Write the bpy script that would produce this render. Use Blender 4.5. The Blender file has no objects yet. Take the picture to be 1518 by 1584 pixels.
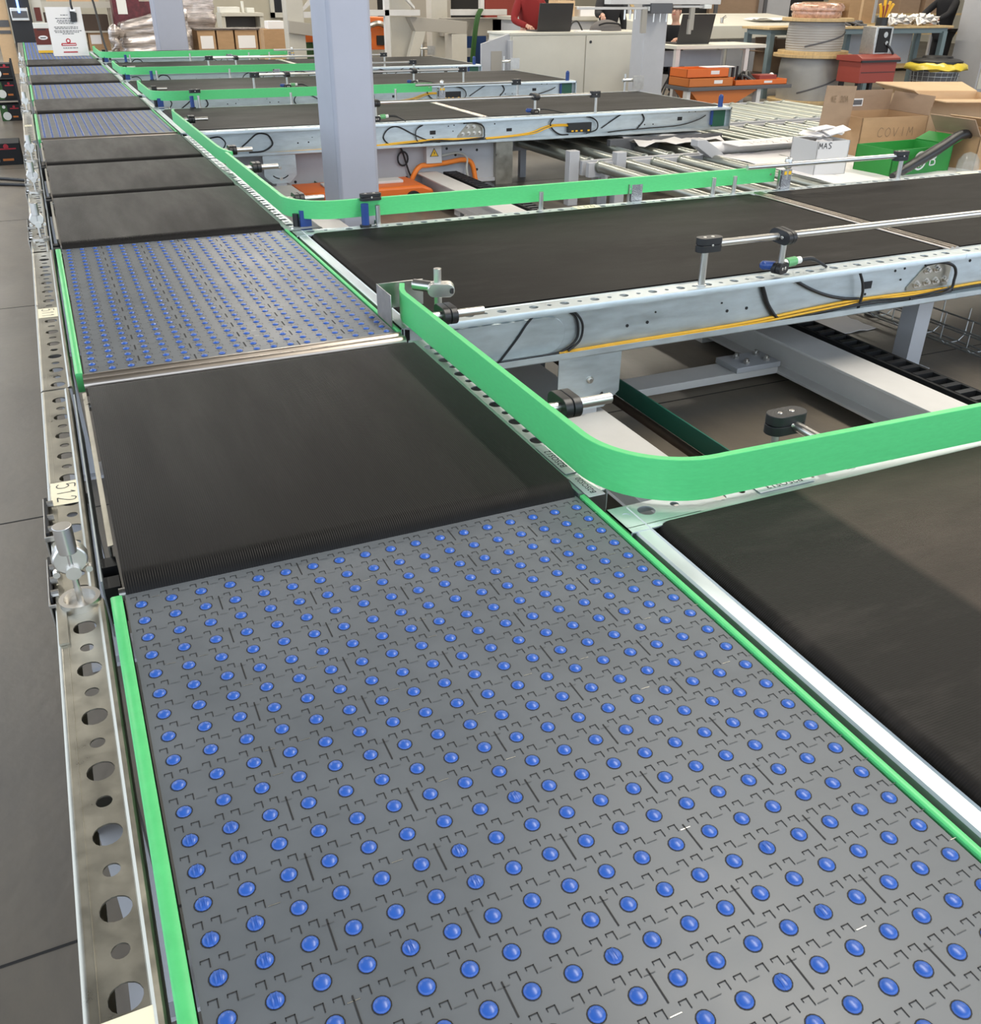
import bpy, bmesh, math, random
from mathutils import Vector, Matrix
random.seed(7)
PI = math.pi
SC = bpy.context.scene
COL = SC.collection
F = -0.62          # floor height relative to the belt plane; everything is lifted by -F at the end
ROOTS = []

# ------------------------------------------------------------------ materials
def mat(name, col, rough=.5, metal=0., spec=.5, noise=None, bump=None, coat=0., emit=None, trans=0., alpha=1.):
    m = bpy.data.materials.new(name); m.use_nodes = True
    nt = m.node_tree; b = nt.nodes['Principled BSDF']
    b.inputs['Base Color'].default_value = (*col, 1); b.inputs['Roughness'].default_value = rough
    b.inputs['Metallic'].default_value = metal; b.inputs['Specular IOR Level'].default_value = spec
    b.inputs['Coat Weight'].default_value = coat
    if trans: b.inputs['Transmission Weight'].default_value = trans
    if alpha < 1: b.inputs['Alpha'].default_value = alpha
    if emit:
        b.inputs['Emission Color'].default_value = (*emit[0], 1); b.inputs['Emission Strength'].default_value = emit[1]
    tc = nt.nodes.new('ShaderNodeTexCoord')
    if noise:      # (scale, amount, stretch, rough_amount)
        sc, am, st, ra = noise
        mp = nt.nodes.new('ShaderNodeMapping'); mp.inputs['Scale'].default_value = st
        n = nt.nodes.new('ShaderNodeTexNoise'); n.inputs['Scale'].default_value = sc; n.inputs['Detail'].default_value = 6
        n.inputs['Roughness'].default_value = .62
        nt.links.new(tc.outputs['Object'], mp.inputs['Vector']); nt.links.new(mp.outputs['Vector'], n.inputs['Vector'])
        r = nt.nodes.new('ShaderNodeMapRange'); r.inputs['From Min'].default_value = .3; r.inputs['From Max'].default_value = .7
        r.inputs['To Min'].default_value = 1 - am; r.inputs['To Max'].default_value = 1 + am
        nt.links.new(n.outputs['Fac'], r.inputs['Value'])
        mx = nt.nodes.new('ShaderNodeVectorMath'); mx.operation = 'SCALE'
        mx.inputs[0].default_value = col; nt.links.new(r.outputs['Result'], mx.inputs['Scale'])
        nt.links.new(mx.outputs['Vector'], b.inputs['Base Color'])
        if ra:
            r2 = nt.nodes.new('ShaderNodeMapRange'); r2.inputs['From Min'].default_value = .3; r2.inputs['From Max'].default_value = .7
            r2.inputs['To Min'].default_value = rough - ra; r2.inputs['To Max'].default_value = rough + ra
            nt.links.new(n.outputs['Fac'], r2.inputs['Value']); nt.links.new(r2.outputs['Result'], b.inputs['Roughness'])
    if bump:       # (kind, scale, strength, axis/stretch)
        kind, sc, sg, st = bump
        if kind == 'wave':
            t = nt.nodes.new('ShaderNodeTexWave'); t.wave_type = 'BANDS'; t.bands_direction = st; t.inputs['Scale'].default_value = sc
            nt.links.new(tc.outputs['Object'], t.inputs['Vector'])
        else:
            mp2 = nt.nodes.new('ShaderNodeMapping'); mp2.inputs['Scale'].default_value = st
            t = nt.nodes.new('ShaderNodeTexNoise'); t.inputs['Scale'].default_value = sc; t.inputs['Detail'].default_value = 5
            nt.links.new(tc.outputs['Object'], mp2.inputs['Vector']); nt.links.new(mp2.outputs['Vector'], t.inputs['Vector'])
        bp = nt.nodes.new('ShaderNodeBump'); bp.inputs['Strength'].default_value = sg; bp.inputs['Distance'].default_value = .0012 if kind == 'wave' and sc > 20 else .006
        nt.links.new(t.outputs['Fac'], bp.inputs['Height']); nt.links.new(bp.outputs['Normal'], b.inputs['Normal'])
    return m

def dust(m, col, scale, lo, hi, amount, stretch):
    """dry streaks of dust mixed over the base colour of material m"""
    nt = m.node_tree; b = nt.nodes['Principled BSDF']
    tc = nt.nodes.new('ShaderNodeTexCoord'); mp = nt.nodes.new('ShaderNodeMapping'); mp.inputs['Scale'].default_value = stretch
    n = nt.nodes.new('ShaderNodeTexNoise'); n.inputs['Scale'].default_value = scale; n.inputs['Detail'].default_value = 8; n.inputs['Roughness'].default_value = .7
    nt.links.new(tc.outputs['Object'], mp.inputs['Vector']); nt.links.new(mp.outputs['Vector'], n.inputs['Vector'])
    r = nt.nodes.new('ShaderNodeMapRange'); r.inputs['From Min'].default_value = lo; r.inputs['From Max'].default_value = hi
    r.inputs['To Max'].default_value = amount; nt.links.new(n.outputs['Fac'], r.inputs['Value'])
    mx = nt.nodes.new('ShaderNodeMix'); mx.data_type = 'RGBA'
    nt.links.new(r.outputs['Result'], mx.inputs['Factor'])
    src = b.inputs['Base Color'].links[0].from_socket if b.inputs['Base Color'].links else None
    if src: nt.links.new(src, mx.inputs[6])
    else: mx.inputs[6].default_value = b.inputs['Base Color'].default_value
    mx.inputs[7].default_value = (*col, 1)
    nt.links.new(mx.outputs[2], b.inputs['Base Color'])
    return m

M = {}
M['galv'] = mat('galvanized_steel', (.43, .41, .345), .34, .9, noise=(14, .14, (1, 1, 1), .08))
M['galv_blue'] = mat('zinc_plated_sheet', (.54, .60, .62), .42, .78, noise=(9, .10, (1, .3, 4), .07))
M['steel'] = mat('bright_steel', (.66, .64, .60), .33, 1.)
M['plate'] = mat('brushed_steel_plate', (.50, .48, .44), .36, 1., noise=(30, .12, (1, 1, 1), .05))
M['alu'] = mat('anodised_aluminium', (.52, .46, .40), .34, 1., noise=(20, .05, (.2, 1, 1), .03))
M['belt_y'] = mat('black_ribbed_belt_lengthwise', (.0066, .0060, .0058), .50, 0, .16, noise=(2.2, .35, (3, .5, 1), .07), bump=('wave', 72, .5, 'X'))
M['belt_x'] = mat('black_ribbed_belt_crosswise', (.0115, .0098, .0087), .55, 0, .16, noise=(1.6, .35, (.5, 2, 1), .07), bump=('wave', 72, .45, 'Y'))
M['belt_s'] = mat('black_smooth_belt', (.0105, .0092, .0083), .58, 0, .10, noise=(1.8, .30, (.6, 1.5, 1), .06), bump=('noise', 220, .08, (1, 1, 1)))
dust(M['belt_y'], (.06, .055, .05), 7, .60, .9, .14, (1.2, .5, 1))
dust(M['belt_x'], (.085, .072, .062), 4, .52, .85, .42, (.5, 1.6, 1))
dust(M['belt_s'], (.07, .063, .058), 3, .52, .85, .4, (.5, 1.6, 1))
M['module'] = mat('grey_modular_belt', (.112, .124, .134), .40, 0, .45, noise=(5, .10, (1, 1, 1), .06))
M['gap'] = mat('dark_gap', (.012, .012, .013), .7)
M['seam'] = mat('belt_seam', (.075, .08, .084), .6)
M['pin'] = mat('hinge_pin_glint', (.55, .53, .46), .3, .8)
M['roller_blue'] = mat('blue_roller_plastic', (.028, .105, .42), .33, 0, .5)
M['green'] = mat('green_slide_plastic', (.095, .56, .185), .40, 0, .5, noise=(40, .06, (1, 1, 4), .04))
M['black'] = mat('black_plastic', (.014, .014, .015), .42)
M['black_m'] = mat('matt_black', (.010, .010, .011), .7)
M['rubber'] = mat('cable_black', (.012, .012, .013), .5)
M['yellow'] = mat('yellow_cable', (.78, .43, .02), .45)
M['orange_c'] = mat('orange_cable', (.75, .20, .02), .5)
M['grey_c'] = mat('grey_cable', (.42, .41, .36), .5)
M['sticker'] = mat('cream_sticker', (.83, .78, .58), .7)
M['white_label'] = mat('white_label', (.78, .76, .74), .6)
M['ink'] = mat('black_ink', (.03, .03, .035), .7)
M['ink_grey'] = mat('faded_marker', (.22, .15, .09), .8)
M['sensor_blue'] = mat('blue_sensor_housing', (.018, .055, .22), .35)
M['sensor_green'] = mat('green_connector', (.13, .40, .16), .4)
M['white_p'] = mat('white_plastic', (.75, .75, .70), .4)
M['lilac'] = mat('pillar_paint_grey_blue', (.37, .38, .44), .5, 0, .4, noise=(3, .03, (1, 1, 1), 0))
M['beam_white'] = mat('beam_paint_light_grey', (.60, .58, .55), .55, noise=(5, .05, (1, 1, 1), 0))
M['beam_grey'] = mat('beam_paint_blue_grey', (.20, .22, .26), .5)
M['grey_paint'] = mat('frame_paint_grey', (.44, .44, .45), .5, noise=(4, .04, (1, 1, 1), 0))
M['cream'] = mat('cabinet_paint_cream', (.62, .60, .52), .5, 0, .4, noise=(3, .03, (1, 1, 1), 0))
M['beige'] = mat('frame_paint_beige', (.52, .49, .42), .55, noise=(4, .04, (1, 1, 1), 0))
M['beige_dk'] = mat('frame_paint_taupe', (.36, .33, .28), .55)
M['orange'] = mat('machine_orange', (.66, .14, .015), .45, noise=(6, .06, (1, 1, 1), 0))
M['orange_dk'] = mat('tray_orange_brown', (.52, .15, .025), .5)
def patch(m, col, x0, x1, amount):
    """a worn dusty area that starts along a line across the belt"""
    nt = m.node_tree; b = nt.nodes['Principled BSDF']
    tc = nt.nodes.new('ShaderNodeTexCoord'); sp = nt.nodes.new('ShaderNodeSeparateXYZ'); nt.links.new(tc.outputs['Object'], sp.inputs['Vector'])
    r = nt.nodes.new('ShaderNodeMapRange'); r.inputs['From Min'].default_value = x0; r.inputs['From Max'].default_value = x1; nt.links.new(sp.outputs['X'], r.inputs['Value'])
    n = nt.nodes.new('ShaderNodeTexNoise'); n.inputs['Scale'].default_value = 3.2; n.inputs['Detail'].default_value = 9; n.inputs['Roughness'].default_value = .68
    mp = nt.nodes.new('ShaderNodeMapping'); mp.inputs['Scale'].default_value = (.5, 1.6, 1); nt.links.new(tc.outputs['Object'], mp.inputs['Vector']); nt.links.new(mp.outputs['Vector'], n.inputs['Vector'])
    mu = nt.nodes.new('ShaderNodeMath'); mu.operation = 'MULTIPLY'; nt.links.new(r.outputs['Result'], mu.inputs[0]); nt.links.new(n.outputs['Fac'], mu.inputs[1])
    m2 = nt.nodes.new('ShaderNodeMath'); m2.operation = 'MULTIPLY'; nt.links.new(mu.outputs[0], m2.inputs[0]); m2.inputs[1].default_value = amount
    mx = nt.nodes.new('ShaderNodeMix'); mx.data_type = 'RGBA'; nt.links.new(m2.outputs[0], mx.inputs['Factor'])
    nt.links.new(b.inputs['Base Color'].links[0].from_socket, mx.inputs[6]); mx.inputs[7].default_value = (*col, 1); nt.links.new(mx.outputs[2], b.inputs['Base Color'])
patch(M['belt_x'], (.095, .073, .057), -.81, -.785, 1.0)
M['red'] = mat('toolbox_red', (.27, .045, .03), .5)
M['red_knit'] = mat('red_knitwear', (.22, .012, .012), .9, bump=('noise', 160, .3, (1, 1, 1)))
M['card'] = mat('cardboard', (.40, .25, .13), .8, noise=(5, .08, (1, 1, 3), 0))
M['card_dk'] = mat('cardboard_brown', (.31, .21, .135), .8, noise=(5, .08, (1, 1, 3), 0))
M['card_lt'] = mat('cardboard_pale', (.62, .43, .25), .8, noise=(5, .06, (1, 1, 3), 0))
M['white_card'] = mat('white_cardboard', (.56, .55, .54), .75)
M['paper'] = mat('white_paper', (.82, .79, .77), .7)
M['wood'] = mat('plywood', (.52, .37, .18), .6, noise=(8, .18, (1, 6, 1), 0))
M['bench_blue'] = mat('bench_paint_grey_blue', (.16, .215, .23), .5)
M['cable_reel'] = mat('grey_cable_winding', (.40, .38, .35), .45, bump=('wave', 9, .9, 'Z'))
M['cable_reel2'] = mat('grey_film_winding', (.36, .35, .32), .4, noise=(4, .08, (1, 1, 1), .05))
M['copper'] = mat('wrapped_coil', (.52, .30, .21), .3, .2, coat=.5, noise=(14, .3, (1, 1, 1), .1))
M['laptop'] = mat('laptop_grey', (.045, .042, .040), .45, .3)
M['skin'] = mat('skin', (.55, .31, .22), .55)
M['hair'] = mat('dark_hair', (.035, .022, .016), .7)
M['cloth_black'] = mat('black_cloth', (.010, .010, .012), .9)
M['cloth_grey'] = mat('grey_cloth', (.13, .12, .115), .9, bump=('noise', 60, .5, (1, 1, 1)))
M['denim'] = mat('dark_trousers', (.02, .025, .04), .9)
M['yellow_bag'] = mat('yellow_bin_bag', (.72, .56, .06), .3, 0, .6, bump=('noise', 25, .8, (1, 1, 1)))
M['film'] = mat('shrink_film_over_goods', (.46, .41, .38), .16, .45, coat=.6, noise=(3, .55, (1, 1, 9), .08), bump=('noise', 6, 1., (1, 1, 10)))
M['film_red'] = mat('red_printed_goods', (.10, .012, .018), .4, noise=(7, .5, (1, 1, 1), 0))
M['pallet_wood'] = mat('pallet_wood', (.44, .31, .16), .75, noise=(6, .2, (1, 1, 1), 0))
M['dark'] = mat('dark_recess', (.018, .017, .016), .8)
M['brown_dk'] = mat('dark_brown_board', (.07, .045, .03), .7)
M['grey_dk'] = mat('dark_grey_panel', (.10, .10, .105), .55)
M['chain'] = mat('cable_carrier_black', (.006, .006, .006), .8)
M['wire'] = mat('wire_mesh_steel', (.45, .46, .45), .4, .8)
M['green_dk'] = mat('dark_green_belt', (.015, .13, .085), .5)
M['green_box'] = mat('green_printed_carton', (.02, .24, .035), .55)
M['clear'] = mat('clear_film_bag', (.45, .50, .48), .12, 0, .6, alpha=.28)
M['warn'] = mat('warning_yellow', (.85, .50, .02), .5)
M['blue'] = mat('machine_blue', (.015, .06, .22), .5)
M['hose_green'] = mat('green_hose', (.03, .10, .02), .5)
M['red_tag'] = mat('logo_red', (.45, .025, .04), .6)
M['coffee'] = mat('brown_carton_print', (.13, .022, .012), .5)
M['screen'] = mat('screen_black', (.008, .008, .01), .25)
M['roll_steel'] = mat('galvanized_roller', (.36, .375, .33), .36, .9, noise=(10, .08, (1, .2, 1), .05))
M['green_pcb'] = mat('green_circuit', (.02, .10, .06), .5)
M['led'] = mat('blue_led', (.1, .2, .8), .4, emit=((.15, .3, 1.), 3))

# ------------------------------------------------------------------ mesh builder
class MB:
    def __init__(s): s.v = []; s.f = []; s.m = []; s.cur = 0
    def add(s, vs, fs):
        o = len(s.v); s.v += [tuple(x) for x in vs]
        for f in fs: s.f.append([o + i for i in f]); s.m.append(s.cur)
        return s
    def mat(s, i): s.cur = i; return s
    def box(s, x0, x1, y0, y1, z0, z1):
        if x0 > x1: x0, x1 = x1, x0
        if y0 > y1: y0, y1 = y1, y0
        if z0 > z1: z0, z1 = z1, z0
        return s.add([(x0,y0,z0),(x1,y0,z0),(x1,y1,z0),(x0,y1,z0),(x0,y0,z1),(x1,y0,z1),(x1,y1,z1),(x0,y1,z1)],
                     [(0,3,2,1),(4,5,6,7),(0,1,5,4),(1,2,6,5),(2,3,7,6),(3,0,4,7)])
    def obox(s, c, ax, ay, hx, hy, hz):
        """oriented box: centre c, unit axes ax, ay, half sizes"""
        ax = Vector(ax).normalized(); ay = Vector(ay); ay = (ay - ax * ay.dot(ax)).normalized(); az = ax.cross(ay); c = Vector(c)
        vs = [c + ax*(sx*hx) + ay*(sy*hy) + az*(sz*hz) for sz in (-1,1) for sx, sy in ((-1,-1),(1,-1),(1,1),(-1,1))]
        return s.add(vs, [(0,3,2,1),(4,5,6,7),(0,1,5,4),(1,2,6,5),(2,3,7,6),(3,0,4,7)])
    def bar(s, p, q, w, h, up=(0,0,1)):
        p = Vector(p); q = Vector(q); d = q - p
        return s.obox((p+q)/2, d, Vector(up).cross(d), d.length/2, w/2, h/2)
    def cyl(s, p, q, r, r2=None, n=16, caps=True):
        p = Vector(p); q = Vector(q); d = (q-p).normalized()
        a = d.orthogonal().normalized(); b = d.cross(a); r2 = r if r2 is None else r2
        vs = [p + (a*math.cos(2*PI*i/n) + b*math.sin(2*PI*i/n))*r for i in range(n)] + [q + (a*math.cos(2*PI*i/n) + b*math.sin(2*PI*i/n))*r2 for i in range(n)]
        fs = [(i, (i+1)%n, n+(i+1)%n, n+i) for i in range(n)]
        if caps: fs += [tuple(range(n-1,-1,-1)), tuple(range(n,2*n))]
        return s.add(vs, fs)
    def ring(s, c, d, r0, r1, h, n=24):
        c = Vector(c); d = Vector(d).normalized(); a = d.orthogonal().normalized(); b = d.cross(a); vs = []
        for rr, z in ((r0,0),(r1,0),(r1,h),(r0,h)):
            vs += [c + d*z + (a*math.cos(2*PI*i/n)+b*math.sin(2*PI*i/n))*rr for i in range(n)]
        fs = []
        for k in range(4):
            for i in range(n):
                fs.append((k*n+i, k*n+(i+1)%n, ((k+1)%4)*n+(i+1)%n, ((k+1)%4)*n+i))
        return s.add(vs, fs)
    def tube(s, pts, r, n=8, smooth=0, caps=True):
        P = [Vector(p) for p in pts]
        if smooth: P = catmull(P, smooth)
        rs = r if isinstance(r, (list, tuple)) else None
        t0 = (P[1]-P[0]).normalized(); a = t0.orthogonal().normalized(); vs = []; N = len(P)
        for k, p in enumerate(P):
            t = (P[min(k+1,N-1)] - P[max(k-1,0)]).normalized()
            a = (a - t*a.dot(t))
            a = a.normalized() if a.length > 1e-6 else t.orthogonal().normalized()
            b = t.cross(a); rr = rs[min(len(rs)-1, int(k*len(rs)/N))] if rs else r
            vs += [p + (a*math.cos(2*PI*i/n)+b*math.sin(2*PI*i/n))*rr for i in range(n)]
        fs = [(k*n+i, k*n+(i+1)%n, (k+1)*n+(i+1)%n, (k+1)*n+i) for k in range(N-1) for i in range(n)]
        if caps: fs += [tuple(range(n-1,-1,-1)), tuple(range((N-1)*n, N*n))]
        return s.add(vs, fs)
    def prism(s, poly, fn, h0, h1):
        """poly: 2d points, fn(u,v,w)->xyz, extruded w from h0 to h1"""
        n = len(poly); vs = [fn(u,v,h0) for u,v in poly] + [fn(u,v,h1) for u,v in poly]
        fs = [(i,(i+1)%n,n+(i+1)%n,n+i) for i in range(n)] + [tuple(range(n-1,-1,-1)), tuple(range(n,2*n))]
        return s.add(vs, fs)
    def sweep(s, prof, path, closed=False):
        """prof: list of (side, up) offsets, path: list of xyz in a horizontal plane"""
        P = [Vector(p) for p in path]; N = len(P); n = len(prof); vs = []
        for k, p in enumerate(P):
            t = (P[min(k+1,N-1)] - P[max(k-1,0)]); t.z = 0; t.normalize(); sd = Vector((t.y, -t.x, 0))
            vs += [p + sd*a + Vector((0,0,b)) for a, b in prof]
        fs = [(k*n+i, k*n+(i+1)%n, (k+1)*n+(i+1)%n, (k+1)*n+i) for k in range(N-1) for i in range(n)]
        fs += [tuple(range(n-1,-1,-1)), tuple(range((N-1)*n, N*n))]
        return s.add(vs, fs)
    def lathe(s, prof, c, n=32):
        c = Vector(c); vs = []
        for r, z in prof: vs += [c + Vector((r*math.cos(2*PI*i/n), r*math.sin(2*PI*i/n), z)) for i in range(n)]
        K = len(prof); fs = [(k*n+i, k*n+(i+1)%n, (k+1)*n+(i+1)%n, (k+1)*n+i) for k in range(K-1) for i in range(n)]
        fs += [tuple(range(n-1,-1,-1)), tuple(range((K-1)*n, K*n))]
        return s.add(vs, fs)
    def sphere(s, c, rx, ry=None, rz=None, n=16, m=10, z0=-1.):
        ry = rx if ry is None else ry; rz = rx if rz is None else rz; c = Vector(c); vs = []; a0 = math.asin(max(-1, z0))
        for k in range(m+1):
            t = a0 + (PI/2-a0)*k/m
            vs += [c + Vector((rx*math.cos(t)*math.cos(2*PI*i/n), ry*math.cos(t)*math.sin(2*PI*i/n), rz*math.sin(t))) for i in range(n)]
        fs = [(k*n+i, k*n+(i+1)%n, (k+1)*n+(i+1)%n, (k+1)*n+i) for k in range(m) for i in range(n)]
        fs += [tuple(range(n-1,-1,-1))]
        return s.add(vs, fs)
    def quad(s, a, b, c, d): return s.add([a,b,c,d], [(0,1,2,3)])
    def holed(s, u0, u1, v0, v1, holes, fn, th, n=20):
        """plate in (u,v) with round holes (cu,cv,r) lined up along v; fn(u,v,w); thickness from w=0 down to -th"""
        holes = sorted(holes, key=lambda h: h[1]); cuts = [v0] + [ (holes[i][1]+holes[i][2]+holes[i+1][1]-holes[i+1][2])/2 for i in range(len(holes)-1)] + [v1]
        if not holes:
            vs = [fn(u0,v0,0),fn(u1,v0,0),fn(u1,v1,0),fn(u0,v1,0),fn(u0,v0,-th),fn(u1,v0,-th),fn(u1,v1,-th),fn(u0,v1,-th)]
            return s.add(vs, [(0,1,2,3),(7,6,5,4),(0,4,5,1),(1,5,6,2),(2,6,7,3),(3,7,4,0)])
        for (cu, cv, r), a, b in zip(holes, cuts[:-1], cuts[1:]):
            ang = [2*PI*(i+.5)/n for i in range(n)]
            # corner directions snapped so the rectangle corners are kept
            corners = [math.atan2(vv-cv, uu-cu) % (2*PI) for uu, vv in ((u1,b),(u0,b),(u0,a),(u1,a))]
            ang = sorted(ang + corners); k = len(ang); inn = []; out = []
            for t in ang:
                c_, s_ = math.cos(t), math.sin(t)
                tu = ((u1-cu)/c_ if c_ > 1e-9 else ((u0-cu)/c_ if c_ < -1e-9 else 1e9))
                tv = ((b-cv)/s_ if s_ > 1e-9 else ((a-cv)/s_ if s_ < -1e-9 else 1e9))
                q = min(tu, tv); inn.append((cu+r*c_, cv+r*s_)); out.append((cu+q*c_, cv+q*s_))
            vs = [fn(u,v,0) for u,v in inn] + [fn(u,v,0) for u,v in out] + [fn(u,v,-th) for u,v in inn] + [fn(u,v,-th) for u,v in out]
            fs = []
            for i in range(k):
                j = (i+1) % k
                fs += [(i, k+i, k+j, j), (2*k+j, 3*k+j, 3*k+i, 2*k+i), (j, 2*k+j, 2*k+i, i), (k+i, 3*k+i, 3*k+j, k+j)]
            s.add(vs, fs)
        return s

def catmull(P, k):
    out = []; n = len(P)
    for i in range(n-1):
        p0, p1, p2, p3 = P[max(i-1,0)], P[i], P[i+1], P[min(i+2,n-1)]
        for j in range(k):
            t = j/k
            out.append(.5*((2*p1) + (p2-p0)*t + (2*p0-5*p1+4*p2-p3)*t*t + (3*p1-p0-3*p2+p3)*t**3))
    out.append(P[-1]); return out

def world_loc(o):
    v = Vector((0,0,0))
    while o is not None: v += o.location; o = o.parent
    return v
def meta(o, label, cat, group=None):
    o['label'] = label; o['category'] = cat
    if group: o['group'] = group
def T(name, label, cat, loc, group=None):
    o = bpy.data.objects.new(name, None); COL.objects.link(o); o.location = loc; o.empty_display_size = .05
    meta(o, label, cat, group); return o
def islands(mb):
    par = list(range(len(mb.v)))
    def find(a):
        while par[a] != a: par[a] = par[par[a]]; a = par[a]
        return a
    for f in mb.f:
        for i in f[1:]: par[find(i)] = find(f[0])
    out = {}
    for f, mi in zip(mb.f, mb.m): out.setdefault(find(f[0]), []).append((f, mi))
    res = []
    for fs in out.values():
        q = MB(); ids = {}
        for f, mi in fs:
            g = []
            for i in f:
                if i not in ids: ids[i] = len(q.v); q.v.append(mb.v[i])
                g.append(ids[i])
            q.f.append(g); q.m.append(mi)
        res.append(q)
    return res
def PS(name, mb, *a, **k):
    """one part object for every separate piece of the builder"""
    return [P(name, q, *a, **k) for q in islands(mb)]
def P(name, mb, mats, parent=None, label=None, bevel=0, loc=None, sharp=35, kind=None, flip=True):
    """one mesh object from a builder in scene coordinates; parent may be a thing or a part"""
    me = bpy.data.meshes.new(name)
    base = Vector(loc) if loc is not None else (world_loc(parent) if parent else Vector((0,0,0)))
    me.from_pydata([tuple(Vector(v)-base) for v in mb.v], [], mb.f)
    if not isinstance(mats, (list, tuple)): mats = [mats]
    for m in mats: me.materials.append(M[m])
    for p, i in zip(me.polygons, mb.m): p.material_index = min(i, len(mats)-1); p.use_smooth = True
    if flip:
        bm = bmesh.new(); bm.from_mesh(me); bmesh.ops.recalc_face_normals(bm, faces=bm.faces); bm.to_mesh(me); bm.free()
    me.set_sharp_from_angle(angle=math.radians(sharp)); me.update()
    o = bpy.data.objects.new(name, me); COL.objects.link(o)
    if parent: o.parent = parent; o.location = base - world_loc(parent)
    else: o.location = base
    if label: o['label'] = label
    if kind: o['kind'] = kind
    if bevel:
        b = o.modifiers.new('bevel', 'BEVEL'); b.width = bevel; b.segments = 2; b.limit_method = 'ANGLE'; b.angle_limit = math.radians(40)
    return o
def S(name, mb, mats, label, cat, loc, group=None, bevel=0, **k):
    """a thing that is a single mesh"""
    o = P(name, mb, mats, None, None, bevel, loc, **k); meta(o, label, cat, group); return o
def stroke(mb, pts, fn, w):
    """handwriting: a flat ribbon through 2-d points, fn(u,v)->xyz"""
    Q = catmull([Vector((a,b,0)) for a,b in pts], 5) if len(pts) > 2 else [Vector((a,b,0)) for a,b in pts]
    vs = []
    for k, p in enumerate(Q):
        t = (Q[min(k+1,len(Q)-1)]-Q[max(k-1,0)]).normalized(); nrm = Vector((-t.y, t.x, 0))
        a = p+nrm*w/2; b = p-nrm*w/2; vs += [fn(a.x,a.y), fn(b.x,b.y)]
    mb.add(vs, [(2*k,2*k+1,2*k+3,2*k+2) for k in range(len(Q)-1)])
GLYPH = {'5': [[(.9,1),(.15,1),(.1,.55)],[(.1,.55),(.5,.68),(.9,.45),(.8,.1),(.4,0),(.05,.12)]], '1': [[(.25,.75),(.55,1)],[(.55,1),(.55,0)]],
 '2': [[(.1,.75),(.35,1),(.8,.92),(.82,.65),(.4,.25),(.05,0)],[(.05,0),(.95,.02)]], '0': [[(.5,1),(.12,.75),(.1,.25),(.5,0),(.88,.25),(.9,.75),(.5,1)]],
 'C': [[(.95,.85),(.5,1),(.1,.6),(.15,.15),(.55,0),(.95,.15)]], 'O': [[(.5,1),(.1,.7),(.1,.25),(.5,0),(.9,.3),(.9,.72),(.5,1)]], 'V': [[(.05,1),(.45,0)],[(.45,0),(.95,1)]],
 'I': [[(.5,1),(.5,0)]], 'M': [[(0,0),(.15,1)],[(.15,1),(.5,.35)],[(.5,.35),(.85,1)],[(.85,1),(1,0)]], 'A': [[(0,0),(.5,1)],[(.5,1),(1,0)],[(.2,.4),(.8,.4)]],
 'S': [[(.9,.9),(.5,1),(.15,.78),(.5,.52),(.85,.25),(.5,0),(.1,.1)]], 'N': [[(.05,0),(.1,1)],[(.1,1),(.85,0)],[(.85,0),(.9,1)]], 'K': [[(.1,0),(.1,1)],[(.85,1),(.12,.45)],[(.3,.6),(.9,0)]], 'E': [[(.9,1),(.1,1)],[(.1,1),(.1,0)],[(.1,.52),(.7,.52)],[(.1,0),(.9,0)]], 'B': [[(.1,0),(.1,1)],[(.1,1),(.8,.9),(.75,.58),(.1,.52)],[(.1,.52),(.9,.42),(.85,.05),(.1,0)]], '7': [[(.05,1),(.95,1)],[(.95,1),(.35,0)]]}
def handwriting(mb, txt, fn, h, w, adv, lw):
    x = 0
    for ch in txt:
        for st in GLYPH.get(ch, []): stroke(mb, [(x+a*w, b*h) for a,b in st], fn, lw)
        x += adv
def print_text(name, txt, size, mtx, material, parent, align='CENTER'):
    """machine lettering turned into a mesh; mtx places the text plane in scene coordinates"""
    c = bpy.data.curves.new(name, 'FONT'); c.body = txt; c.size = size; c.align_x = align; c.align_y = 'CENTER'; c.resolution_u = 2
    t = bpy.data.objects.new(name, c); COL.objects.link(t)
    dg = bpy.context.evaluated_depsgraph_get(); me = bpy.data.meshes.new_from_object(t.evaluated_get(dg))
    bpy.data.objects.remove(t); bpy.data.curves.remove(c)
    me.transform(mtx); base = world_loc(parent)
    me.transform(Matrix.Translation(-base)); me.materials.clear(); me.materials.append(M[material])
    o = bpy.data.objects.new(name, me); COL.objects.link(o); o.parent = parent; o.location = base - world_loc(parent)
    return o
def frame3(o, ax, ay):
    ax = Vector(ax).normalized(); ay = Vector(ay).normalized(); az = ax.cross(ay)
    m = Matrix((ax, ay, az)).transposed().to_4x4(); m.translation = Vector(o); return m
# ------------------------------------------------------------------ setting
mf = mat('floor_concrete', (.205, .172, .132), .42, 0, .5, noise=(1.1, .22, (1, .45, 1), .10), bump=('noise', 30, .12, (1, 1, 1)))
dust(mf, (.105, .096, .090), 2.0, .40, .70, .65, (1.2, .5, 1)); dust(mf, (.27, .235, .195), 5.5, .56, .85, .5, (1, .6, 1))
M['floor'] = mf; M['joint'] = mat('floor_joint', (.03, .027, .024), .8)
mb = MB(); mb.box(-8, 30, -6, 34, F-.05, F)
o = P('floor', mb, 'floor', loc=(0,0,F)); o['kind'] = 'structure'
mb = MB()
for y in (-1.9, -.13, 1.62, 4.2, 6.6, 9.1): mb.box(-8, 30, y, y+.006, F-.001, F+.0008)
for x in (-2.4, 3.45, 9.2): mb.box(x, x+.006, -6, 34, F-.001, F+.0008)
o = P('trim_1', mb, 'joint', loc=(0,0,F)); o['kind'] = 'structure'
mw = mat('wall_plaster', (.50, .46, .36), .8, noise=(2, .04, (1, 1, 1), 0)); M['wall'] = mw
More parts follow.
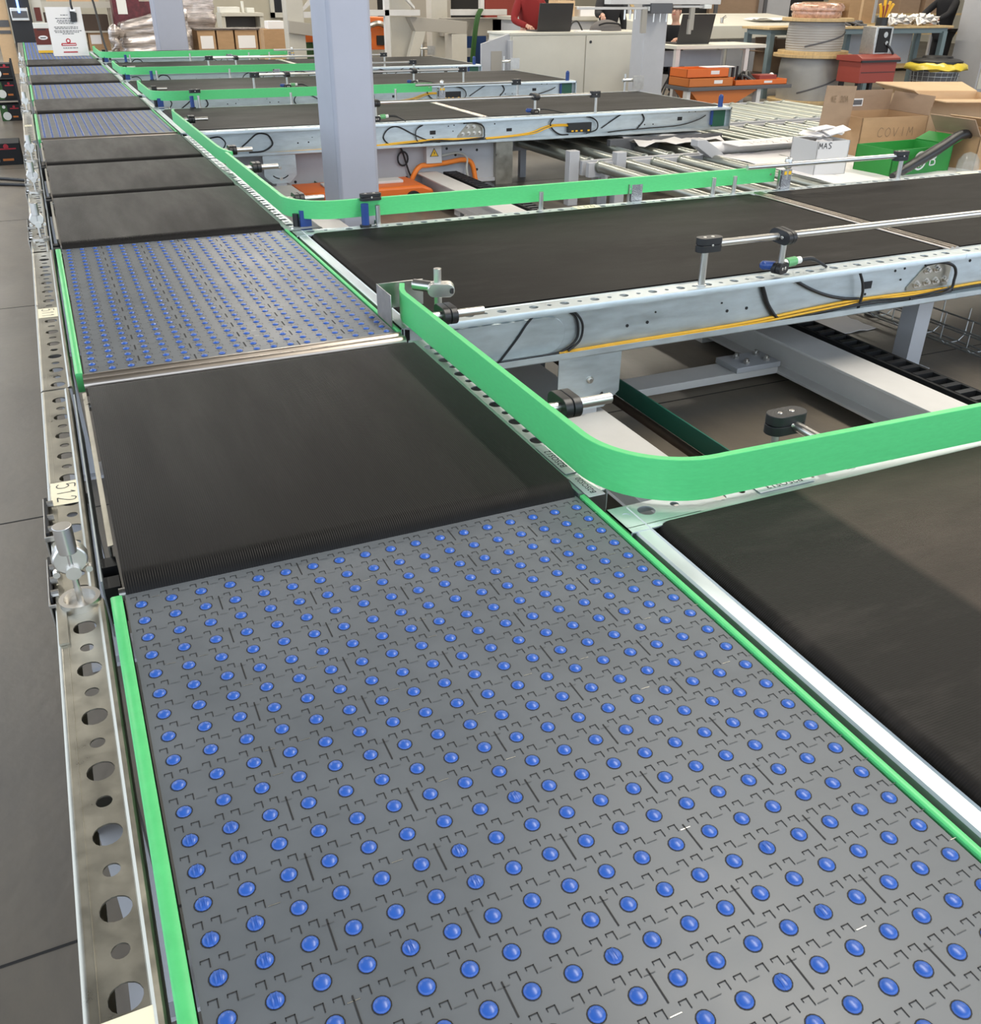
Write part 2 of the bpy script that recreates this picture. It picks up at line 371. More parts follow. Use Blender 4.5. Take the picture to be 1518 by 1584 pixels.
mb = MB(); mb.box(-8, 30, 33.8, 34, F, 5.2)
o = P('wall_back', mb, 'wall', loc=(11,34,F)); o['kind'] = 'structure'
mc = mat('ceiling_panels', (.07, .066, .06), .8); M['ceiling'] = mc
mb = MB(); mb.box(-8, 30, -6, 34, 5.5, 5.6)
o = P('ceiling', mb, 'ceiling', loc=(11,14,5.6)); o['kind'] = 'structure'
mb = MB(); mb.box(29.8, 30, -6, 33.8, F, 5.2)
o = P('wall_right', mb, 'wall', loc=(30,14,F)); o['kind'] = 'structure'

# ------------------------------------------------------------------ main conveyor line
PIT = .0508; NB = 18; BW = PIT*NB
HB = -.17       # underside of the conveyor side frames

def side_rail(parent, x0, x1, y0, y1, hole_x, phase, side, m='galv', detail=True, end_round=0):
    """perforated top flange, rolled outer edge, vertical web and lower flange; side=-1 outer edge at x0"""
    mb = MB(); holes = []
    k = math.ceil((y0+.03-phase)/.0595)
    while phase+k*.0595 < y1-.03:
        holes.append((hole_x, phase+k*.0595, .0185 if k % 2 == 0 else .0105)); k += 1
    if not detail: holes = []
    mb.holed(x0+.006, x1-.004, y0, y1, holes, lambda u,v,w: (u,v,w), .0025, 16 if detail else 8)
    xo = x0 if side < 0 else x1; xi = x1 if side < 0 else x0; s = side
    # rolled outer edge: quarter round into the web
    pts = [(xo - s*.008, .0004), (xo - s*.004, -.0004), (xo - s*.001, -.003), (xo, -.008), (xo, HB+.006), (xo - s*.004, HB), (xo - s*.014, HB), (xo - s*.014, HB+.0025), (xo-s*.006, HB+.0025), (xo - s*.0025, HB+.008), (xo - s*.0025, -.008), (xo - s*.006, -.0025)]
    mb.prism([(a,b) for a,b in pts], lambda u,v,w: (u,w,v), y0, y1)
    # inner lip: small raised bead
    pts = [(xi, -.004), (xi + s*.002, .0025), (xi + s*.008, .0035), (xi + s*.013, 0), (xi + s*.013, -.003), (xi+s*.004, -.004), (xi+s*.003,-.06), (xi, -.06)]
    mb.prism(pts, lambda u,v,w: (u,w,v), y0, y1)
    for gx in (xo - s*.017, xi + s*.012):      # pressed bead lines
        mb.prism([(gx-.0012,-.001),(gx-.0006,.0007),(gx+.0006,.0007),(gx+.0012,-.001)], lambda u,v,w: (u,w,v), y0+.004, y1-.004)
    return P('side_rail', mb, m, parent, bevel=0)

def leg(parent, x, y, z1=HB, m='grey_paint', w=.06):
    mb = MB(); mb.box(x-w/2, x+w/2, y-w/2, y+w/2, F+.012, z1+.02); mb.box(x-w, x+w, y-w, y+w, F, F+.012)
    return P('leg', mb, m, parent)

def dome_mesh(n, rings, r, h, ribs=False):
    mb = MB(); prof = [(r, -.004), (r, 0)]
    for i in range(1, rings+1):
        t = (PI/2)*i/rings; prof.append((max(r*math.cos(t), .0004), h*math.sin(t)))
    mb.lathe(prof, (0,0,0), n); return mb
def rib_dome():
    mb = dome_mesh(18, 5, .0098, .0042)
    for x in (-.0028, .0028): mb.tube([(x, -.0085, .0006), (x, -.005, .0034), (x, 0, .0044), (x, .005, .0034), (x, .0085, .0006)], .0014, 6)
    return mb
DOMES = []

def roller_section(y0, y1, label, detail, phase, seam_phase=0, rail_y0=None):
    """modular plastic belt with rows of small blue rollers, green slide strips and galvanised side rails"""
    t = T('roller_belt_conveyor', label, 'conveyor', (BW/2, (y0+y1)/2, 0), 'roller belt conveyors of the main line')
    mb = MB(); mb.mat(0); mb.box(.002, BW-.002, y0, y1, -.022, 0)
    rows = []; k = math.ceil((y0+.012-phase)/PIT)
    while phase+k*PIT < y1-.008: rows.append((k, phase+k*PIT)); k += 1
    e = .0006
    if detail:
        mb.mat(1); lw = .0013 if detail == 2 else .0015
        for k, y in rows:
            yb = y + PIT/2      # row boundary on the far side
            if yb > y1-.004: continue
            for i in range(NB):
                xc = (i+.5)*PIT
                for dx in (-.0103, .0103):
                    xa = xc+dx-.0054; xb = xc+dx+.0054; yt = yb+.0025; yl = yb-.0095
                    mb.quad((xa,yt-lw,e),(xb,yt-lw,e),(xb,yt,e),(xa,yt,e))
                    mb.quad((xb-lw,yl,e),(xb,yl,e),(xb,yt,e),(xb-lw,yt,e))
                    mb.quad((xa,yt-.005,e),(xa+lw*.7,yt-.005,e),(xa+lw*.7,yt,e),(xa,yt,e))
                if detail == 2 or i % 3 == 0:
                    mb.mat(3 if random.random() < (.10 if detail == 2 else .03) else 2); q = yb-.0095
                    mb.quad((xc+.018,q,e),(xc+.0325,q,e),(xc+.0325,q+.0011,e),(xc+.018,q+.0011,e)); mb.mat(1)
            off = 0 if (k+seam_phase) % 2 == 0 else 3
            for j in range(off, NB+1, 6):
                if 0 < j < NB: sw = .0010 if detail == 2 else .0022; mb.quad((j*PIT-sw,y-PIT*.40,e),(j*PIT+sw,y-PIT*.40,e),(j*PIT+sw,y+PIT*.46,e),(j*PIT-sw,y+PIT*.46,e))
            mb.mat(1)
            for i in range(NB):      # dark well round every roller
                c = ((i+.5)*PIT, y); n = 14 if detail == 2 else 8
                mb.add([(c[0]+.0112*math.cos(2*PI*a/n), c[1]+.0112*math.sin(2*PI*a/n), e*.7) for a in range(n)], [tuple(range(n))])
    belt = P('modular_belt', mb, ['module','gap','seam','pin'], t, flip=False)
    # rollers
    cells = [((i+.5)*PIT, y) for k, y in rows for i in range(NB)]
    singles = []
    if detail:
        def key(c):
            d = (c[0]-CAM[0])**2 + (c[1]-CAM[1])**2
            return d if in_view(c) else d + 100
        order = sorted(cells, key=key); singles, cells = order[:100], order[100:]
        for c in singles:
            me = DOMES[1] if ((int(c[0]/PIT) < 2 or c[0] > BW-PIT) and random.random() < .75) or random.random() < .1 else DOMES[0]
            r = bpy.data.objects.new('roller', me); COL.objects.link(r); r.parent = t
            r.location = Vector((c[0], c[1], 0)) - t.location
    mb = MB(); base = dome_mesh(14 if detail == 2 else 8, 4 if detail == 2 else 2, .0098, .0042 if detail else .0026)
    for c in cells: mb.add([(v[0]+c[0], v[1]+c[1], v[2]) for v in base.v], base.f)
    P('rollers', mb, 'roller_blue', t, kind='stuff', flip=False)
    # green slide strips
    for xa, xb in ((-.0225, -.003), (BW+.003, BW+.0155)):
        mb = MB(); z = .005
        mb.prism([(xa,-.05),(xb,-.05),(xb,z-.002),(xb-.003,z),(xa+.003,z),(xa,z-.002)], lambda u,v,w: (u,w,v), y0+.004, y1-.008)
        P('slide_strip', mb, 'green', t)
    side_rail(t, -.113, -.032, y0 if rail_y0 is None else rail_y0, y1, -.0685, -.387, -1, detail=bool(detail) or y1 < 8)
    mb = MB(); mb.box(BW+.017, BW+.021, y0, y1, HB, -.012); mb.box(BW-.03, BW+.021, y0, y1, HB, HB+.003); P('inner_rail', mb, 'galv', t)
    mb = MB(); mb.box(.01, BW-.01, y0+.02, y1-.02, -.10, -.03); P('belt_bed', mb, 'grey_dk', t)
    return t

def belt_section(y0, y1, label, detail, z=.022, rad=.048, rail_y0=None, rail_y1=None):
    t = T('belt_conveyor', label, 'conveyor', (BW/2, (y0+y1)/2, 0), 'black belt conveyors of the main line')
    mb = MB(); pts = []; n = 14; xa, xb = .004, BW-.006
    for i in range(n+1): a = PI/2 + PI*i/n; pts.append((y0+rad+rad*math.cos(a), z-rad+rad*math.sin(a)))
    for i in range(n+1): a = -PI/2 + PI*i/n; pts.append((y1-rad+rad*math.cos(a), z-rad+rad*math.sin(a)))
    mb.prism(pts, lambda u,v,w: (w,u,v), xa, xb)
    P('belt', mb, 'belt_y', t)
    for y in (y0+rad, y1-rad): mb = MB(); mb.cyl((xa-.012,y,z-rad), (xb+.012,y,z-rad), .012, n=12); P('pulley_shaft', mb, 'steel', t)
    ry0 = y0-.02 if rail_y0 is None else rail_y0; ry1 = y1+.01 if rail_y1 is None else rail_y1
    side_rail(t, -.113, -.042, ry0, ry1, -.0685, -.387, -1, detail=detail > 0)
    side_rail(t, BW+.004, BW+.078, ry0, ry1, BW+.048, -.387, 1, 'galv_blue', detail=detail > 0)
    mb = MB(); mb.box(-.034, -.031, ry0+.05, ry1-.06, -.12, .004); P('side_sheet', mb, 'galv_blue', t)
    mb = MB(); mb.prism([(-.012,-.08),(-.009,-.08),(-.009,.008),(-.002,.010),(-.002,.012),(-.012,.011)], lambda u,v,w: (u,w,v), ry0+.16, ry1-.08); P('belt_guard', mb, 'galv', t)
    mb = MB(); mb.box(-.03, -.003, y0+.06, y0+.10, -.09, -.012); mb.box(-.03, -.003, y0+.135, y0+.17, -.09, -.012); PS('bearing_block', mb, 'black', t)
    mb = MB(); mb.box(.01, BW-.01, y0+.06, y1-.06, -.14, -.055); P('belt_bed', mb, 'grey_dk', t)
    return t

CAM = Vector((.0357443911, -1.44526879, .936785719)); FPX = 1422.79345; YAW = .426544494; PITCH = .516988672; ROLL = .00749973133
cf = Vector((math.sin(YAW)*math.cos(PITCH), math.cos(YAW)*math.cos(PITCH), -math.sin(PITCH)))
r0 = Vector((math.cos(YAW), -math.sin(YAW), 0)); u0 = r0.cross(cf)
cr = r0*math.cos(ROLL) + u0*math.sin(ROLL); cu = u0*math.cos(ROLL) - r0*math.sin(ROLL)
def in_view(c):
    d = Vector((c[0], c[1], 0)) - CAM; z = d.dot(cf)
    return z > .1 and abs(d.dot(cr)/z*FPX) < 759 and abs(d.dot(cu)/z*FPX) < 792

for k, b in enumerate((dome_mesh(18, 5, .0098, .0042), rib_dome())):
    o = P('roller', b, 'roller_blue', flip=(k == 1)); DOMES.append(o.data); bpy.data.objects.remove(o)

s1 = roller_section(-1.46, .045, 'nearest grey modular roller belt with blue rollers in the foreground', 2, 0)
leg(s1, -.07, -1.0); leg(s1, -.07, -.3)
sA = belt_section(.035, 1.075, 'wide black ribbed belt conveyor between the two nearest blue roller belts', 1, z=.026, rad=.05, rail_y0=.047, rail_y1=1.115)
leg(sA, .955, .10); leg(sA, -.07, .75)
s2 = roller_section(1.205, 2.735, 'second grey roller belt, beyond the nearest wide black belt and its aluminium bar', 1, 1.232, rail_y0=1.125)
mb = MB(); mb.box(-.004, BW+.002, 1.118, 1.198, -.03, -.006)
for y in (1.137, 1.176): mb.cyl((-.004,y,-.006), (BW+.002,y,-.006), .018, n=20)
P('transition_bar', mb, 'alu', s2)
leg(s2, -.07, 1.9); leg(s2, .955, 2.2)
sB = belt_section(2.735, 3.80, 'black belt directly behind the second roller belt, beside the bent green guide', 1)
sC = belt_section(3.825, 4.83, 'middle one of three short black belts in a row on the main line', 1)
sD = belt_section(4.90, 5.93, 'black belt just before the third roller belt with its thin pale bar', 1)
s3 = roller_section(6.09, 7.715, 'third roller belt along the line, with blue stripes of rollers and a pale front bar', 0, 6.1)
mb = MB(); mb.cyl((-.004,6.055,-.004), (BW+.002,6.055,-.004), .022, n=16); P('transition_bar', mb, 'alu', s3)
sE = belt_section(7.745, 8.79, 'narrow-looking black belt between the third and fourth roller belts', 0)
s4 = roller_section(8.88, 10.56, 'fourth roller belt along the line, beside the third green corner guide', 0, 8.9)
sF = belt_section(10.6, 11.72, 'black belt between the fourth and fifth roller belts', 0)
s5 = roller_section(11.79, 13.37, 'fifth roller belt, second from the far end of the main line', 0, 11.8)
sG = belt_section(13.42, 14.52, 'last black belt before the roller belt with the white notice', 0)
s6 = roller_section(14.64, 19.9, 'farthest roller belt, carrying the brown carton and the white notice', 0, 14.66)
for s, y in ((sB,3.3),(sC,4.4),(sD,5.5),(s3,7),(s4,9.5),(s5,12.5),(s6,16),(s6,18.5)): leg(s, -.07, y); leg(s, .955, y)

# stickers on the left rail
def sticker(parent, x0, x1, y0, y1, txt, h, w, adv, lw, z=.0012, start=None):
    mb = MB(); mb.box(x0, x1, y0, y1, .0004, z); st = P('number_sticker', mb, 'sticker', parent)
    mb = MB()
    # writing runs along -Y, tops of the characters towards +X
    s0 = start or (x0 + (x1-x0-h)*.5, y1-.012)
    handwriting(mb, txt, lambda u,v: (s0[0]+v, s0[1]-u, z+.0006), h, w, adv, lw)
    P('handwriting', mb, 'ink', st, flip=False); return st
sticker(sA, -.105, -.046, .437, .545, '512', .036, .022, .031, .0022)
sticker(s1, -.108, -.040, -.92, -.765, '51', .042, .034, .045, .0034, start=(-.092, -.80))
sticker(s2, -.104, -.045, 1.795, 1.90, '511', .036, .022, .031, .0022)
sticker(s3, -.10, -.05, 6.9, 7.0, '511', .03, .02, .03, .003)

# ------------------------------------------------------------------ reflector brackets on the left rail
def bracket(y, label, plates=2, sc=1.0, hgt=.155):
    t = T('sensor_bracket', label, 'bracket', (-.07, y, 0), 'sensor brackets along the left rail')
    X = -.07
    mb = MB(); mb.ring((X,y-.004,0), (0,0,1), .026, .034, .014, 32); mb.cyl((X,y-.004,0), (X,y-.004,.004), .027, n=24); P('base_ring', mb, 'steel', t)
    mb = MB(); mb.cyl((X,y,.003), (X,y,.105), .0055, n=14); P('threaded_rod', mb, 'steel', t)
    mb = MB(); mb.cyl((X,y,.104), (X,y,hgt), .0155, n=24); P('post', mb, 'steel', t, bevel=.001)
    mb = MB()      # eye-shaped cross clamp
    f = lambda u,v,w: (X+u, y+w, .062+v)
    mb.prism([(.029*math.sin(q)*(1-.25*(math.cos(q) < 0)*abs(math.cos(q))), .028-.030*math.cos(q)) for q in [2*PI*i/20 for i in range(20)]], f, -.004, .022)
    P('cross_clamp', mb, 'steel', t, bevel=.003)
    mb = MB(); mb.cyl((X+.001,y-.012,.066), (X+.001,y-.004,.066), .0125, n=20); mb.cyl((X-.026,y-.006,.066), (X-.026,y+.006,.066), .006, n=10); mb.cyl((X+.026,y-.006,.066), (X+.026,y+.006,.066), .006, n=10); PS('screw', mb, 'steel', t)
    px = -.121
    mb = MB(); mb.box(px, px+.003, y+.005, y+.165, -.105, .005); mb.box(px, px+.025, y+.002, y+.005, -.002, .005); P('bracket_plate', mb, 'plate', t, bevel=.0008)
    mb = MB(); mb.box(-.109, -.094, y-.12, y+.03, .0005, .005); P('clamp_strip', mb, 'galv', t)
    mb = MB(); mb.box(px+.003, px+.007, y+.015, y+.16, -.06, .012); P('backing_pad', mb, 'black_m', t)
    mb = MB()
    for dy in (.03, .075, .12): mb.cyl((px+.006,y+dy,.010), (px+.018,y+dy,.010), .0075, n=10)
    PS('nut', mb, 'steel', t)
    if plates > 1:
        mb = MB(); mb.box(px, px+.003, y+.24, y+.41, -.09, .010); mb.box(px, px+.034, y+.237, y+.24, .0005, .012); P('upper_plate', mb, 'plate', t, bevel=.0008)
        mb = MB(); mb.box(px+.003, px+.009, y+.25, y+.405, -.05, .014); P('reflector', mb, 'black_m', t)
        mb = MB()
        for dy in (.27, .32, .38): mb.cyl((px+.008,y+dy,.010), (px+.020,y+dy,.010), .0075, n=10)
        PS('nut', mb, 'steel', t)
    return t
bracket(.05, 'chrome sensor bracket on the left rail at the near end of the wide black belt')
for y, w in ((2.93,'beside the far end of the second roller belt'), (4.05,'beside the middle short black belt'), (5.12,'one belt before the third roller belt'),
             (7.95,'just beyond the third roller belt'), (10.85,'just beyond the fourth roller belt'), (13.7,'just beyond the fifth roller belt')):
    bracket(y, 'chrome sensor bracket on the left rail, ' + w)
# ------------------------------------------------------------------ branch conveyors going off to the right
ZB = -.19
def rail_x(parent, x0, x1, yo, s, m='galv_blue', detail=True, fx0=None):
    """side rail of a branch: perforated flange from outer edge yo inwards (s=+1 towards +Y), recessed web, lower flange with lip"""
    mb = MB(); holes = []
    fx0 = x0 if fx0 is None else fx0; k = math.ceil((fx0+.02)/.0595)
    while k*.0595 < x1-.02:
        holes.append((yo+s*.043, k*.0595, .0165 if k % 2 == 0 else .0085)); k += 1
    if not detail: holes = []
    ya, yb = sorted((yo+s*.006, yo+s*.082))
    mb.holed(ya, yb, fx0, x1, holes, lambda u,v,w: (v,u,w), .0025, 16)
    prof = [(yo+s*.006,0),(yo+s*.002,-.0012),(yo,-.006),(yo,-.022),(yo+s*.003,-.022),(yo+s*.003,-.007),(yo+s*.006,-.003)]
    mb.prism(prof, lambda u,v,w: (w,u,v), x0, x1)
    prof = [(yo+s*.052,-.002),(yo+s*.055,-.002),(yo+s*.055,ZB),(yo+s*.003,ZB),(yo,ZB+.004),(yo,ZB+.024),(yo+s*.003,ZB+.024),(yo+s*.003,ZB+.005),(yo+s*.006,ZB+.003),(yo+s*.052,ZB+.003)]
    mb.prism(prof, lambda u,v,w: (w,u,v), x0, x1)
    prof = [(yo+s*.082,-.002),(yo+s*.085,.002),(yo+s*.089,.002),(yo+s*.091,-.006),(yo+s*.084,-.006)]
    mb.prism(prof, lambda u,v,w: (w,u,v), x0, x1)
    return P('side_rail', mb, m, parent)

def xbelt(parent, x0, x1, y0, y1, m, rad=.035, z=.006):
    mb = MB(); pts = []; n = 16
    for i in range(n+1): a = PI/2 + PI*i/n; pts.append((x0+rad+rad*math.cos(a), z-rad+rad*math.sin(a)))
    for i in range(n+1): a = -PI/2 + PI*i/n; pts.append((x1-rad+rad*math.cos(a), z-rad+rad*math.sin(a)))
    mb.prism(pts, lambda u,v,w: (u,w,v), y0, y1)
    return P('belt', mb, m, parent)

def clampx(mb, c, axis_a, axis_b, length=.030, r=.0185, h=.034):
    """split clamp block: stadium in the plane of (axis_a, axis_b), thickness h"""
    c = Vector(c); a = Vector(axis_a).normalized(); b = Vector(axis_b); b = (b - a*a.dot(b)).normalized(); w = a.cross(b); n = 10; pts = []
    for i in range(n+1): t = -PI/2 + PI*i/n; pts.append((length/2+r*math.cos(t), r*math.sin(t)))
    for i in range(n+1): t = PI/2 + PI*i/n; pts.append((-length/2+r*math.cos(t), r*math.sin(t)))
    f = lambda u,v,q: c + a*u + b*v + w*q
    mb.prism(pts, f, -h/2, -.0015); mb.prism(pts, f, .0015, h/2)
    mb.prism([(u*.93, v*.93) for u,v in pts], f, -.0015, .0015)
    return f
def clamp_part(parent, c, a, b, **k):
    mb = MB(); mb.mat(0); f = clampx(mb, c, a, b, **k); mb.mat(1); h = k.get('h', .034)/2; L = k.get('length', .03)/2
    mb.cyl(f(L*.55,0,h-.001), f(L*.55,0,h+.0015), .0065, n=12); mb.cyl(f(-L*.75,0,h-.001), f(-L*.75,0,h+.0015), .006, n=12)
    rr = k.get('r', .0185)
    mb.cyl(f(0,-rr-.0015,0), f(0,-rr+.001,0), .0045, n=10)
    return P('clamp', mb, ['black','steel'], parent, bevel=.0025)

def branch(idx, yn, yf, where, m1='belt_s', m2='belt_s', rail_detail=True, x_end=5.9, end_unit=True):
    ym = (yn+yf)/2
    t = T('branch_conveyor', 'black branch belt conveyor, ' + where, 'conveyor', (2.15, ym, 0), 'first units of the branch conveyors')
    xs, xm = .985, 3.395
    xbelt(t, xs+.012, xm-.005, yn+.094, yf-.094, m1)
    rail_x(t, xs, xm+.012, yn, 1, detail=rail_detail, fx0=1.118); rail_x(t, xs, xm+.012, yf, -1, detail=rail_detail, fx0=1.118)
    # end flange next to the main line with its two perforated corner plates
    mb = MB(); mb.prism([(.949,-.004),(.953,0),(.981,0),(.984,.003),(.988,-.004),(.985,-.012),(.953,-.006),(.953,-.15),(.949,-.15)], lambda u,v,w: (u,w,v), yn+.008, yf-.008)
    P('end_flange', mb, 'galv_blue', t)
    for yo, s in ((yn, 1), (yf, -1)):
        mb = MB()
        holes = [(yo+s*.036, .966, .0095), (yo+s*.034, 1.015, .0190), (yo+s*.034, 1.084, .0095)]
        ya, yb = sorted((yo, yo+s*.082)); mb.holed(ya, yb, .938, 1.119, holes, lambda u,v,w: (v,u,w+.0012), .003, 16)
        q = lambda u,v,w: (u, v, w)
        mb.prism([(.938,yo+s*.08),(.938,yo+s*.100),(1.0,yo+s*.099),(1.05,yo+s*.092),(1.119,yo+s*.085),(1.119,yo+s*.08)], q, -.0018, .0012); mb.box(.938,.941,yo,yo+s*.1,-.06,.0012)
        P('corner_plate', mb, 'galv_blue', t)
    # legs: bolted plate and square post under the near and far rails
    for yy in (yn+.035, yf-.035):
        mb = MB(); mb.prism([(1.52,ZB),(1.775,ZB),(1.775,-.345),(1.715,-.40),(1.58,-.40),(1.52,-.345)], lambda u,v,w: (u,w,v), yy-.022, yy-.018)
        pl = P('leg_plate', mb, 'galv_blue', t)
        mb = MB()
        for z in (-.285, -.365): mb.cyl((1.648,yy-.022,z), (1.648,yy-.028,z), .013, n=16); mb.cyl((1.648,yy-.028,z), (1.648,yy-.036,z), .009, n=6)
        PS('bolt', mb, 'steel', pl)
        mb = MB(); pts = [(1.648+.085*math.cos(a), -.28+.085*math.sin(a)) for a in [math.radians(q) for q in range(-135,-40,8)]]
        mb.tube([(x,yy-.0225,z) for x,z in pts], .0045, 6); P('slot', mb, 'gap', pl)
        mb = MB(); mb.box(1.61,1.69,yy-.015,yy+.05,F+.012,ZB); mb.box(1.58,1.72,yy-.05,yy+.09,F,F+.012); P('leg', mb, 'grey_paint', t)
    mb = MB(); mb.box(xs+.02, xm-.02, yn+.09, yf-.09, -.11, -.03); P('belt_bed', mb, 'grey_dk', t)
    w = yn+.0505
    f0 = lambda u,v,q: (u, w-.0055+q, v)
    mb = MB(); mb.prism([(1.06,-.175),(1.49,-.175)]+[(1.49+.066*math.sin(q),-.109-.066*math.cos(q)) for q in [PI*i/10 for i in range(11)]]+[(1.49,-.043),(1.06,-.043)], f0, 0, .006); P('pressed_panel', mb, 'galv_blue', t, bevel=.0045)
    mb = MB()
    for x, z, r in ((1.814,-.117,.006),(1.899,-.115,.006),(1.931,-.081,.0035),(2.254,-.116,.006),(2.345,-.116,.006),(2.225,-.082,.0035),(3.08,-.05,.005),(3.13,-.045,.005),(3.12,-.09,.0045)):
        mb.cyl((x,w+.002,z),(x,w-.0008,z),r,n=12)
    mb.box(2.915,2.965,w-.0008,w+.002,-.108,-.078); mb.cyl((2.94,w+.002,-.13),(2.94,w-.0008,-.13),.005,n=10)
    mb.box(1.22,1.27,w-.0008,w+.002,-.118,-.085)
    PS('web_hole', mb, 'gap', t)
    # joining plate with its bolts
    mb = MB(); mb.prism([(3.16,-.14),(3.16,-.125),(3.25,-.038),(3.375,-.038),(3.39,-.055),(3.39,-.14)], lambda u,v,q: (u,q,v), w-.005, w+.001)
    jp = P('joining_plate', mb, 'galv', t, bevel=.0006)
    mb = MB()
    for x, z in ((3.25,-.062),(3.305,-.062),(3.207,-.116),(3.26,-.112),(3.31,-.112),(3.36,-.112)):
        mb.cyl((x,w-.005,z),(x,w-.008,z),.016,n=16); mb.cyl((x,w-.008,z),(x,w-.018,z),.011,n=6); mb.cyl((x,w-.018,z),(x,w-.026,z),.007,n=10)
    P('bolt', mb, 'steel', jp)
    # cables lying in the channel
    def cab(pts, r, m, nm='cable', lift=.008): 
        mb = MB(); mb.tube([(x, w-lift, z) for x, z in pts], r, 8, smooth=5); return P(nm, mb, m, t)
    cab([(1.533,-.178),(1.893,-.174),(2.33,-.171),(2.641,-.155),(2.903,-.146),(3.222,-.151),(3.39,-.153)], .006, 'yellow', 'yellow_cable')
    cab([(1.55,-.180),(1.9,-.177),(2.33,-.176),(2.66,-.163),(2.95,-.153),(3.39,-.158)], .005, 'yellow', 'yellow_cable', .02)
    cab([(2.5,-.176),(2.75,-.166),(2.95,-.150),(3.15,-.160),(3.39,-.148)], .0045, 'rubber', lift=.028)
    cab([(2.45,-.179),(2.62,-.168),(2.8,-.160),(3.0,-.160),(3.2,-.166),(3.39,-.160)], .004, 'rubber', lift=.034)
    if idx == 1 or idx == 2:
        cab([(1.429,-.030),(1.40,-.06),(1.367,-.104),(1.299,-.181)], .0042, 'rubber')
        cab([(1.55,-.024),(1.59,-.05),(1.605,-.09),(1.602,-.135),(1.56,-.168),(1.49,-.180),(1.30,-.183)], .0045, 'rubber')
        cab([(1.575,-.024),(1.608,-.06),(1.620,-.095),(1.610,-.140),(1.566,-.172)], .0045, 'rubber', lift=.016)
        cab([(1.06,-.05),(1.12,-.035),(1.20,-.032),(1.26,-.028)], .004, 'rubber')
        cab([(2.393,-.026),(2.41,-.06),(2.435,-.107),(2.47,-.15),(2.495,-.173)], .0085, 'rubber', 'strain_relief')
        cab([(2.544,-.024),(2.60,-.055),(2.673,-.088),(2.75,-.115),(2.833,-.134),(2.903,-.143)], .0065, 'rubber')
        cab([(2.857,-.026),(2.884,-.075),(2.893,-.12),(2.885,-.18)], .0055, 'rubber', 'cable_tie', .03)
    else:
        cab([(1.428,-.165),(1.54,-.16),(1.611,-.12),(1.605,-.075),(1.576,-.042),(1.508,-.034),(1.45,-.07),(1.411,-.1),(1.315,-.165)], .006, 'rubber')
        cab([(1.15,-.05),(1.22,-.045),(1.26,-.09),(1.22,-.15)], .005, 'rubber')
        cab([(2.60,-.17),(2.548,-.157),(2.512,-.107),(2.553,-.05),(2.636,-.034),(2.772,-.099),(2.895,-.15),(3.0,-.17)], .005, 'rubber')
        cab([(2.85,-.03),(2.80,-.055),(2.784,-.095),(2.799,-.15),(2.854,-.175)], .0045, 'rubber', lift=.016)
    cab([(3.20,-.03),(3.28,-.026),(3.356,-.045),(3.385,-.075),(3.388,-.111),(3.38,-.150),(3.30,-.165),(3.155,-.165)], .006, 'rubber', lift=.036)
    if not end_unit: return t, None
    t2 = T('branch_conveyor', 'outer belt conveyor of the branch ' + where.split(',')[0], 'conveyor', (4.65, ym, 0), 'outer units of the branch conveyors')
    xbelt(t2, xm+.058, x_end-.02, yn+.094, yf-.094, m2)
    rail_x(t2, xm+.013, x_end, yn, 1, detail=rail_detail); rail_x(t2, xm+.013, x_end, yf, -1, detail=rail_detail)
    mb = MB(); mb.box(xm+.004, xm+.056, yn+.08, yf-.08, -.02, -.002)
    for x in (xm+.016, xm+.042): mb.cyl((x,yn+.08,-.002),(x,yf-.08,-.002),.013,n=14)
    P('transition_bar', mb, 'alu', t2)
    mb = MB(); mb.box(x_end-.012, x_end, yn, yf, ZB, 0); P('end_flange', mb, 'galv_blue', t2)
    for xx in ((3.55, 5.6) if idx != 3 else (3.55,)):
        for yy in (yn+.30, yf-.30):
            mb = MB(); mb.box(xx-.045, xx+.045, yy-.045, yy+.045, F+.012, ZB+.01); mb.box(xx-.08, xx+.08, yy-.08, yy+.08, F, F+.012); P('leg', mb, 'grey_paint', t2)
    mb = MB(); mb.box(3.47, x_end-.05, yn+.06, yf-.06, ZB+.004, -.04); P('belt_bed', mb, 'grey_dk', t2)
    def cab2(pts, r, m, nm='cable', lift=.008):
        mb = MB(); mb.tube([(x, w-lift, z) for x, z in pts], r, 8, smooth=5); return P(nm, mb, m, t2)
    mb = MB(); mb.box(5.34,5.39,w-.0008,w+.002,-.10,-.07); mb.box(3.61,3.66,w-.0008,w+.002,-.115,-.09)
    for x, z in ((4.99,-.12),(5.08,-.12),(4.93,-.125),(5.46,-.03),(5.53,-.03),(3.5,-.05)): mb.cyl((x,w+.002,z),(x,w-.0008,z),.006,n=10)
    PS('web_hole', mb, 'gap', t2)
    if idx == 2:
        cab2([(3.41,-.153),(3.6,-.150),(3.9,-.16),(4.3,-.165)], .006, 'yellow', 'yellow_cable'); cab2([(3.41,-.160),(3.7,-.158),(4.3,-.17)], .005, 'rubber', lift=.02)
    else:
        cab2([(3.41,-.157),(3.633,-.150),(3.833,-.133),(3.95,-.10),(4.05,-.081),(4.22,-.085)], .006, 'yellow', 'yellow_cable')
        cab2([(3.41,-.162),(3.633,-.155),(3.86,-.140),(3.97,-.108),(4.06,-.09),(4.22,-.095)], .005, 'yellow', 'yellow_cable', .02)
        mb = MB(); mb.box(4.19,4.42,w-.034,w-.001,-.148,-.072); mb.mat(1)
        for x in (4.22,4.26,4.31,4.38): mb.box(x,x+.022,w-.036,w-.033,-.143,-.130)
        P('connection_box', mb, ['black','yellow'], t2, bevel=.003)
